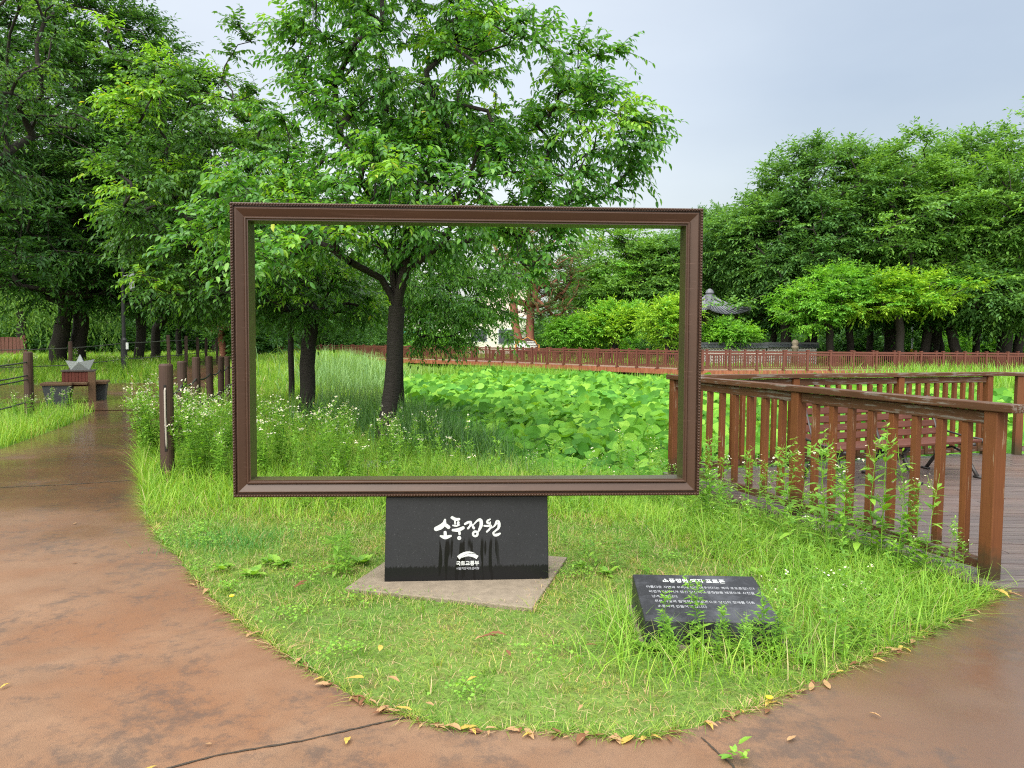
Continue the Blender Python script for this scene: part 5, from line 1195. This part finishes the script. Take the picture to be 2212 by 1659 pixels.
VF = [weed_variant(200 + i, 1.0, 6 + 2 * (i % 4), 1.15, 1.0 if i % 3 else 1.6) for i in range(7)]
VW = [weed_variant(300 + i, 1.0, 0, 1.7) for i in range(5)]
VS = [weed_variant(340 + i, 1.0, 4, 1.5) for i in range(4)]
proto = {}
def plant(V, vi, x, y, z, h, rz, name, label, cat, group, tilt=0):
    key = (id(V), vi)
    if key not in proto:
        r = empty(name, (x, y, z)); obj('leafy_stem', V[vi][0], r)
        if V[vi][1] is not None: obj('blossoms', V[vi][1], r)
        proto[key] = r
    else: r = copy_tree(proto[key])
    r.name = name
    r.location = (x, y, z); r.rotation_euler = (tilt * math.cos(rz * 3), tilt * math.sin(rz * 5), rz); r.scale = (h * 1.05,) * 3
    props(r, label, cat, group); return r
rp2 = random.Random(9)
def bed(n, f, V, h0, h1, label, name='fleabane', cat='wildflower', group='white fleabane growing wild', tilt=.12):
    k = 0; tries = 0
    while k < n and tries < n * 20:
        tries += 1; x, y = f()
        if not free(np.array([x]), np.array([y]))[0]: continue
        plant(V, rp2.randrange(len(V)), x, y, float(hz(x, y)) - .01, rp2.uniform(h0, h1), rp2.random() * 6.28, name, label, cat, group, tilt); k += 1
def pxbox(x0, x1, D0, D1):
    def f():
        D = rp2.uniform(D0, D1); q = PD(rp2.uniform(x0, x1), 900, D); return q[0], q[1]
    return f
bed(46, pxbox(292, 420, 8.9, 11.2), VF, .75, 1.1, 'white fleabane in the thick flower clump around the slotted bollard')
bed(34, pxbox(400, 500, 7.8, 11), VF, .6, .95, 'white fleabane between the slotted bollard and the left bar of the frame')
bed(30, pxbox(555, 740, 7.6, 9.6), VF, .65, 1.0, 'white fleabane inside the left half of the frame below the cherry trunks')
bed(20, pxbox(740, 1010, 7.4, 9.4), VF, .6, .95, 'white fleabane inside the middle of the frame below the ringed trunk')
bed(7, pxbox(1010, 1420, 7.2, 8.8), VF, .4, .7, 'scattered white fleabane in front of the lotus leaves inside the frame')
bed(18, pxbox(-20, 215, 13.2, 15.5), VF, .4, .7, 'white fleabane on the grass strip left of the wet path')
bed(26, pxbox(60, 330, 22.5, 27), VF, .6, .9, 'white fleabane in the shade behind the rope fence', tilt=.2)
# unflowered stems in the meadow
bed(34, pxbox(560, 1440, 6.9, 8.6), VW, .35, .75, 'leafy green weed stem in the tall grass seen through the frame', 'leafy_weed', 'weed', 'leafy weeds in the meadow')
# tall stems along the near railing, each where the photograph has one
for i, (x, y, h) in enumerate([(1532, 1090, .58), (1555, 1100, .45), (1600, 1110, .5), (1660, 1130, .55), (1690, 1150, .62), (1640, 1120, .4), (1722, 1170, .58), (1760, 1150, .62), (1790, 1180, .7), (1822, 1200, .52), (1860, 1195, .6), (1880, 1190, .66), (1905, 1200, .74),
                               (1940, 1205, .5), (1965, 1215, .62), (1990, 1230, .55), (2030, 1240, .35), (2060, 1260, .32), (1575, 1150, .38), (1630, 1180, .36), (1700, 1215, .34), (1760, 1240, .35), (1830, 1255, .3), (1500, 1110, .5), (1485, 1090, .45), (2085, 1265, .28), (1900, 1262, .3), (1545, 1180, .3)]):
    q = P(x, y + 22); plant(VS if i % 2 else VW, i % 4, q[0], q[1], -.03, h * 1.38, i * 1.7, 'leafy_weed', 'tall leafy weed stem growing against the near deck railing', 'weed', 'leafy weeds along the railing', .10)
for i, (x, y, h) in enumerate([(1438, 1402, .36), (1492, 1398, .40), (1525, 1405, .42), (1565, 1402, .30), (1618, 1400, .40), (1655, 1408, .40), (1680, 1412, .46), (1710, 1405, .24), (1455, 1412, .22), (1545, 1412, .2), (1600, 1415, .2)]):
    q = P(x, y); plant(VS if i in (4, 6) else VW, i % 4, q[0], q[1], -.02, h, i * 2.1, 'leafy_weed', 'leafy weed stem standing in front of the sloping text stone', 'weed', 'leafy weeds before the text stone', .12)
for i, (x, y, h) in enumerate([(1790, 1400, .42), (1815, 1405, .46), (1845, 1395, .45), (1868, 1400, .38), (1830, 1415, .3), (1760, 1330, .3), (1900, 1370, .25)]):
    q = P(x, y); plant(VS, i % 4, q[0], q[1], -.02, h, i * 2.6, 'leafy_weed', 'thin weed stem in the bunch right of the text stone', 'weed', 'thin weeds right of the text stone', .12)
for i, (x, y, h) in enumerate([(728, 1235, .52), (745, 1240, .34), (1290, 1215, .45), (1330, 1225, .4), (1262, 1230, .35), (1390, 1200, .38)]):
    q = P(x, y); plant(VW, i % 4, q[0], q[1], -.02, h, i * 2.2, 'leafy_weed', 'leafy weed stem on the lawn ' + ('left of the granite block' if x < 900 else 'right of the granite block'), 'weed', 'leafy weeds beside the granite block', .12)
for i in range(52):
    u = rp2.random(); D = 4.9 + 3.6 * u; xr = 3.2 - .4 * (D - 4.93) - rp2.uniform(.12, .95) * (.6 + .4 * u)
    if not free(np.array([xr]), np.array([D]))[0]: continue
    plant(VS if i % 3 else VW, i % 4, xr, D, -.03, rp2.uniform(.28, .72), i * 1.9, 'leafy_weed', 'leafy weed in the thick growth at the foot of the near deck railing', 'weed', 'leafy weeds along the railing', .14)
for i in range(16):
    q = P(rp2.uniform(1415, 1720), rp2.uniform(1398, 1432)); plant(VW, i % 5, q[0], q[1], -.02, rp2.uniform(.14, .30), i * 2.3, 'leafy_weed', 'short leafy weed at the front edge of the sloping text stone', 'weed', 'leafy weeds before the text stone', .2)
for i in range(22):
    L_ = i % 2; q = P(rp2.uniform(700, 815) if L_ else rp2.uniform(1215, 1420), rp2.uniform(1170, 1240)); plant(VW, i % 5, q[0], q[1], -.02, rp2.uniform(.12, .30), i * 2.3, 'leafy_weed', 'short leafy weed growing close to the granite block on its ' + ('left' if L_ else 'right'), 'weed', 'leafy weeds beside the granite block', .2)
# broad-leaved rosettes
def rosette(seed, n, L_, wr):
    rng = np.random.default_rng(seed); az = np.arange(n) * 2.4; el = rng.uniform(.15, .9, n); ax = np.stack([np.cos(az), np.sin(az), el], -1); nv = np.stack([-np.cos(az) * el, -np.sin(az) * el, np.ones(n)], -1)
    V, F = leaf_arrays(np.zeros((n, 3)) + rng.normal(size=(n, 3)) * .02 * np.array([1, 1, .4]) + [0, 0, .03], ax, nv, L_ * rng.uniform(.6, 1.15, n), wr, LEAF_NEAR)
    return np_mesh('broad_leaf_rosette', V, [F], [G_weed], smooth=True)
RO = [rosette(400, 14, .13, .62), rosette(401, 10, .16, .7), rosette(402, 18, .12, .5)]
for i, (x, y, s_) in enumerate([(480, 1228, .9), (545, 1240, .8), (585, 1215, 1.0), (612, 1220, 1.0), (782, 1214, .9), (1252, 1222, .8), (1310, 1238, .9), (1405, 1402, .8), (1740, 1428, .8), (1960, 1335, .8), (1640, 1240, .8), (1700, 1290, .7)]):
    q = P(x, y); o = obj('broadleaf_weed', RO[i % 3]); o.location = (q[0], q[1], -.02); o.rotation_euler = (0, 0, i * 1.3); o.scale = (s_ * .72,) * 3
    props(o, 'broad-leaved weed rosette on the lawn ' + ('left of the granite block' if x < 900 else ('just right of the granite block' if x < 1380 else 'around the text stone')), 'weed', 'broad-leaved weeds on the lawn')
q = P(1590, 1645); o = obj('broadleaf_weed', rosette(405, 12, .055, .5)); o.location = (q[0], q[1], 0); props(o, 'tiny green weed sprouting from the joint in the paving', 'weed')
a_ = Acc(); q = P(510, 1168); d_ = rg.normal(size=(1100, 2)) * [.24, .20]; pts = np.stack([q[0] + d_[:, 0], q[1] + d_[:, 1], np.full(1100, -.02)], -1); a_.add(*blade_arrays(rg, pts, rg.uniform(.05, .13, 1100), .004, rg.uniform(.2, 1.3, 1100), 3))
props(obj('grass_tuft', a_.mesh('grass_tuft', [G_dark])), 'dark green fine grass tuft on the lawn left of the frame foot', 'grass tuft')
# dandelions
def dandelion(x, y, h, label):
    q = P(x, y); r = empty('dandelion', (q[0], q[1], -.02), 0, label, 'flower')
    mb = MB(); mb.tube([(0, 0, 0), (.006, 0, h * .6), (.012, -.004, h)], .0016, 5); mb.build('stalk', G_weed, r)
    mb = MB(); mb.lathe((.012, -.004, h), [(.004, -.006), (.015, 0), (.016, .004), (.006, .008)], 12); mb.build('flower_head', plain('dandelion_yellow', (.75, .50, .02), .7), r)
dandelion(497, 1301, .06, 'yellow dandelion at the lawn edge by the left path'); dandelion(1655, 1520, .05, 'small yellow dandelion near the lawn tip below the text stone')

# ------------------------------------------------------------------ fallen leaves
M_dead = [leaf_mat('dry_tan_leaf', [(0, (.26, .14, .06)), (1, (.42, .27, .14))], .2, .6, .2), leaf_mat('yellow_fallen_leaf', [(0, (.40, .28, .05)), (1, (.50, .36, .09))], .25, .5, .3), leaf_mat('brown_fallen_leaf', [(0, (.11, .05, .025)), (1, (.20, .09, .045))], .15, .6, .2)]
def dead(seed):
    rng = np.random.default_rng(seed); n = 9; u = np.linspace(0, 1, n); w_ = .19 * np.sin(np.pi * u ** .8) + .004; c_ = rng.uniform(-.25, .35); cu = rng.uniform(.1, .4); V = []
    for i in range(n):
        z = .12 * math.sin(u[i] * math.pi * rng.uniform(.9, 1.1)) * rng.uniform(.3, 1); yy = c_ * u[i] ** 2
        V += [(u[i], yy - w_[i], z + cu * w_[i] + .02), (u[i], yy, z + .01), (u[i], yy + w_[i], z + cu * w_[i] + .02)]
    F = [];
    for i in range(n - 1): F += [(3*i, 3*i+3, 3*i+4, 3*i+1), (3*i+1, 3*i+4, 3*i+5, 3*i+2)]
    return [np_mesh('fallen_leaf', np.array(V) - [.5, 0, 0], [np.array(F)], [m_], smooth=True) for m_ in M_dead]
DL = [dead(500 + i) for i in range(5)]
rl_ = random.Random(4)
def fallen(x, y, s_, k, label, group, z=.004):
    q = P(x, y, z); o = obj('fallen_leaf', DL[rl_.randrange(5)][k]); o.location = q; o.rotation_euler = (rl_.uniform(-.18, .18), rl_.uniform(-.14, .14), rl_.random() * 6.28); o.scale = (s_, s_ * rl_.uniform(.55, 1.1), s_ * rl_.uniform(.3, 1.2)); props(o, label, 'leaf', group)
ed = np.array(lobe_px, float); cum = np.concatenate([[0], np.cumsum(np.linalg.norm(np.diff(ed, axis=0), axis=1))])
for i in range(150):
    u = cum[-1] * (.10 + .90 * (i + rl_.gauss(0, 3)) / 150); x = np.interp(u, cum, ed[:, 0]); y = np.interp(u, cum, ed[:, 1])
    D_ = 2560 / (y - 738); j = rl_.gauss(0, .02)
    k = rl_.choice([0, 0, 0, 1, 2, 2, 2]); sz = rl_.choice([rl_.uniform(.018, .04), rl_.uniform(.03, .06), rl_.uniform(.05, .09)])
    fallen(x + rl_.gauss(0, 5), y + 3 + rl_.gauss(0, 5), sz, k, ['tan dry leaf', 'yellow fallen leaf', 'brown fallen leaf'][k] + ' in the line of litter along the lawn edge ' + ('by the left path' if x < 900 else ('at the lawn tip' if x < 1600 else 'on the right')), 'fallen leaves along the lawn edge', .008)
for x, y, k, s_ in [(870, 1532, 1, .09), (752, 1600, 1, .06), (1498, 1553, 1, .0), (645, 1265, 2, .10), (655, 1258, 2, .08), (1060, 1378, 2, .11), (1075, 1372, 2, .10), (1035, 1380, 0, .07), (825, 1400, 1, .07), (1022, 1468, 1, .07), (850, 1468, 0, .08), (770, 1462, 1, .09), (930, 1520, 0, .06), (1255, 1530, 0, .06), (160, 1215, 2, .05), (12, 1482, 1, .05), (162, 1130, 0, .04), (320, 1660, 1, .06), (1890, 1545, 0, .05), (1710, 1595, 0, .06), (450, 1606, 0, .03), (1830, 1352, 0, .08), (1280, 1395, 2, .07), (1100, 1410, 2, .06), (1265, 1268, 2, .06), (2165, 1282, 1, .12), (2190, 1284, 0, .10)]:
    if s_: fallen(x, y, s_, k, ['tan dry leaf', 'yellow fallen leaf', 'brown fallen leaf'][k] + (' lying loose on the bare paving' if not in_poly(*P(x, y)[:2], LOBE) else ' lying in the short lawn grass'), 'single fallen leaves', .01 if not in_poly(*P(x, y)[:2], LOBE) else .03)

# ------------------------------------------------------------------ lotus
tm = NT('lotus_leaf'); v = tm.coord(); oi = tm.n('ObjectInfo').outputs['Random']; isl = tm.n('NewGeometry').outputs['Random Per Island']
rr_ = tm.math('FRACT', tm.math('ADD', oi, isl))
c = tm.ramp(rr_, [(0, (.055, .18, .02)), (.4, (.10, .275, .028)), (.75, (.16, .37, .038)), (1, (.26, .48, .06))])
cb = tm.mix(1, c, (.75, 1.0, 1.7), 'MULTIPLY'); geo = tm.n('NewGeometry')
c2n = tm.mix(tm.ramp(tm.noise(v, .25, 3), [(.52, 0), (.68, .6)]), c, cb)
d = tm.bsdf(c2n, .6, .12); tr = tm.n('BsdfTranslucent', ins={'Color': tm.mix(1, c, (1.35, 1.3, .5), 'MULTIPLY')}).outputs[0]
M_lotus = tm.done(tm.n('MixShader', ins={0: .35, 1: d, 2: tr}).outputs[0])
def lotus_variant(seed, nu=16):
    rng = np.random.default_rng(seed); ph = rng.random(4) * 6.28; V = [(0, 0, 0)]; F = []; bowl = rng.uniform(-.12, .32); fold = rng.uniform(0, .35)
    for r in (.35, .7, 1.0):
        for k in range(nu):
            th = 2 * math.pi * k / nu; rr3 = r * (1 + .04 * math.sin(5 * th + ph[0])); z = bowl * r * r + (.13 * math.sin(3 * th + ph[1]) + .06 * math.sin(7 * th + ph[2])) * r ** 2.5 + fold * abs(math.sin(th + ph[3])) * r ** 1.6 - .045 * (k % 2) * r
            V.append((rr3 * math.cos(th), rr3 * math.sin(th), z))
    for k in range(nu): F.append((0, 1 + k, 1 + (k + 1) % nu))
    Q = []
    for b in (0, 1):
        for k in range(nu): Q.append((1 + b*nu + k, 1 + (b+1)*nu + k, 1 + (b+1)*nu + (k+1) % nu, 1 + b*nu + (k+1) % nu))
    return np.array(V), np.array(F), np.array(Q)
LV_ = [lotus_variant(600 + i) for i in range(8)]; LM_ = [np_mesh('blade', a, [b, c_], [M_lotus], smooth=True) for a, b, c_ in LV_]
rl3 = np.random.default_rng(77); pts = []
LP = [(1.75, 9.0), (.5, 9.95), (-.6, 13.5), (-2.2, 18), (-3.8, 25), (-5.8, 33), (-2.5, 40), (3.5, 38.5), (8, 36.2), (14, 34.5), (16, 31), (19, 27), (30, 22), (30, 9), (12.8, 9.4), (7.2, 11)]
n = 420000; x = rl3.uniform(-7, 31, n); y = rl3.uniform(9, 39, n); m = in_poly(x, y, LP) & (np.abs(x) < .74 * y + .5) & ~in_poly(x, y, DECK); x, y = x[m], y[m]
grid = {}
for a, b in zip(x, y):
    rmin = .135 if b < 20 else .215; k = (int(a / rmin), int(b / rmin))
    if any((a - p[0])**2 + (b - p[1])**2 < rmin**2 for di in (-1, 0, 1) for dj in (-1, 0, 1) for p in grid.get((k[0]+di, k[1]+dj, rmin), ())): continue
    grid.setdefault((*k, rmin), []).append((a, b)); pts.append((a, b))
pts = np.array(pts); pts = pts[np.argsort(pts[:, 1] + .25 * np.abs(pts[:, 0] - 2.2))]
acc = Acc(); mst = plain('lotus_stalk', (.05, .13, .03), .6); cl_ = {}
for i, (a, b) in enumerate(pts):
    s_ = rl3.uniform(.095, .175) * (1 if b < 20 else 1.25); z = -.18 + .16 * math.sin(a * 1.3 + b * .9) * math.sin(b * .7) + rl3.uniform(-.22, .16)
    tilt = abs(rl3.normal()) * .6 + .12; az = rl3.normal() * .9 + (math.pi * 1.35); rz = rl3.random() * 6.28
    R_ = Matrix.Rotation(az, 3, 'Z') @ Matrix.Rotation(tilt, 3, 'Y') @ Matrix.Rotation(rz, 3, 'Z'); vi = int(rl3.integers(8))
    if i < 270:
        r = empty('lotus_leaf', (a, b, WATER - .05), 0, 'round lotus leaf on its stalk in the nearest part of the lotus pond', 'lotus leaf', 'lotus leaves nearest the bank')
        o = obj('blade', LM_[vi], r); o.location = (0, 0, z - WATER + .05); o.rotation_euler = R_.to_euler(); o.scale = (s_,) * 3
        mb = MB(); mb.tube([(.03 * math.sin(i), .03 * math.cos(i), 0), (.02 * math.sin(i), 0, (z - WATER) * .5), (0, 0, z - WATER + .045)], .007, 5); mb.build('stalk', mst, r)
    else:
        T_, F3, Q4 = LV_[vi]; acc.add((T_ * s_) @ np.array(R_).T + np.array([a, b, z]), [F3, Q4])
props(obj('lotus_leaves', acc.mesh('lotus_leaves', [M_lotus], True)), 'mass of lotus leaves filling the pond up to the boardwalk', 'lotus', kind='stuff')
print('lotus', len(pts), 'objects', len(bpy.data.objects), 'verts', sum(len(m_.vertices) for m_ in bpy.data.meshes))
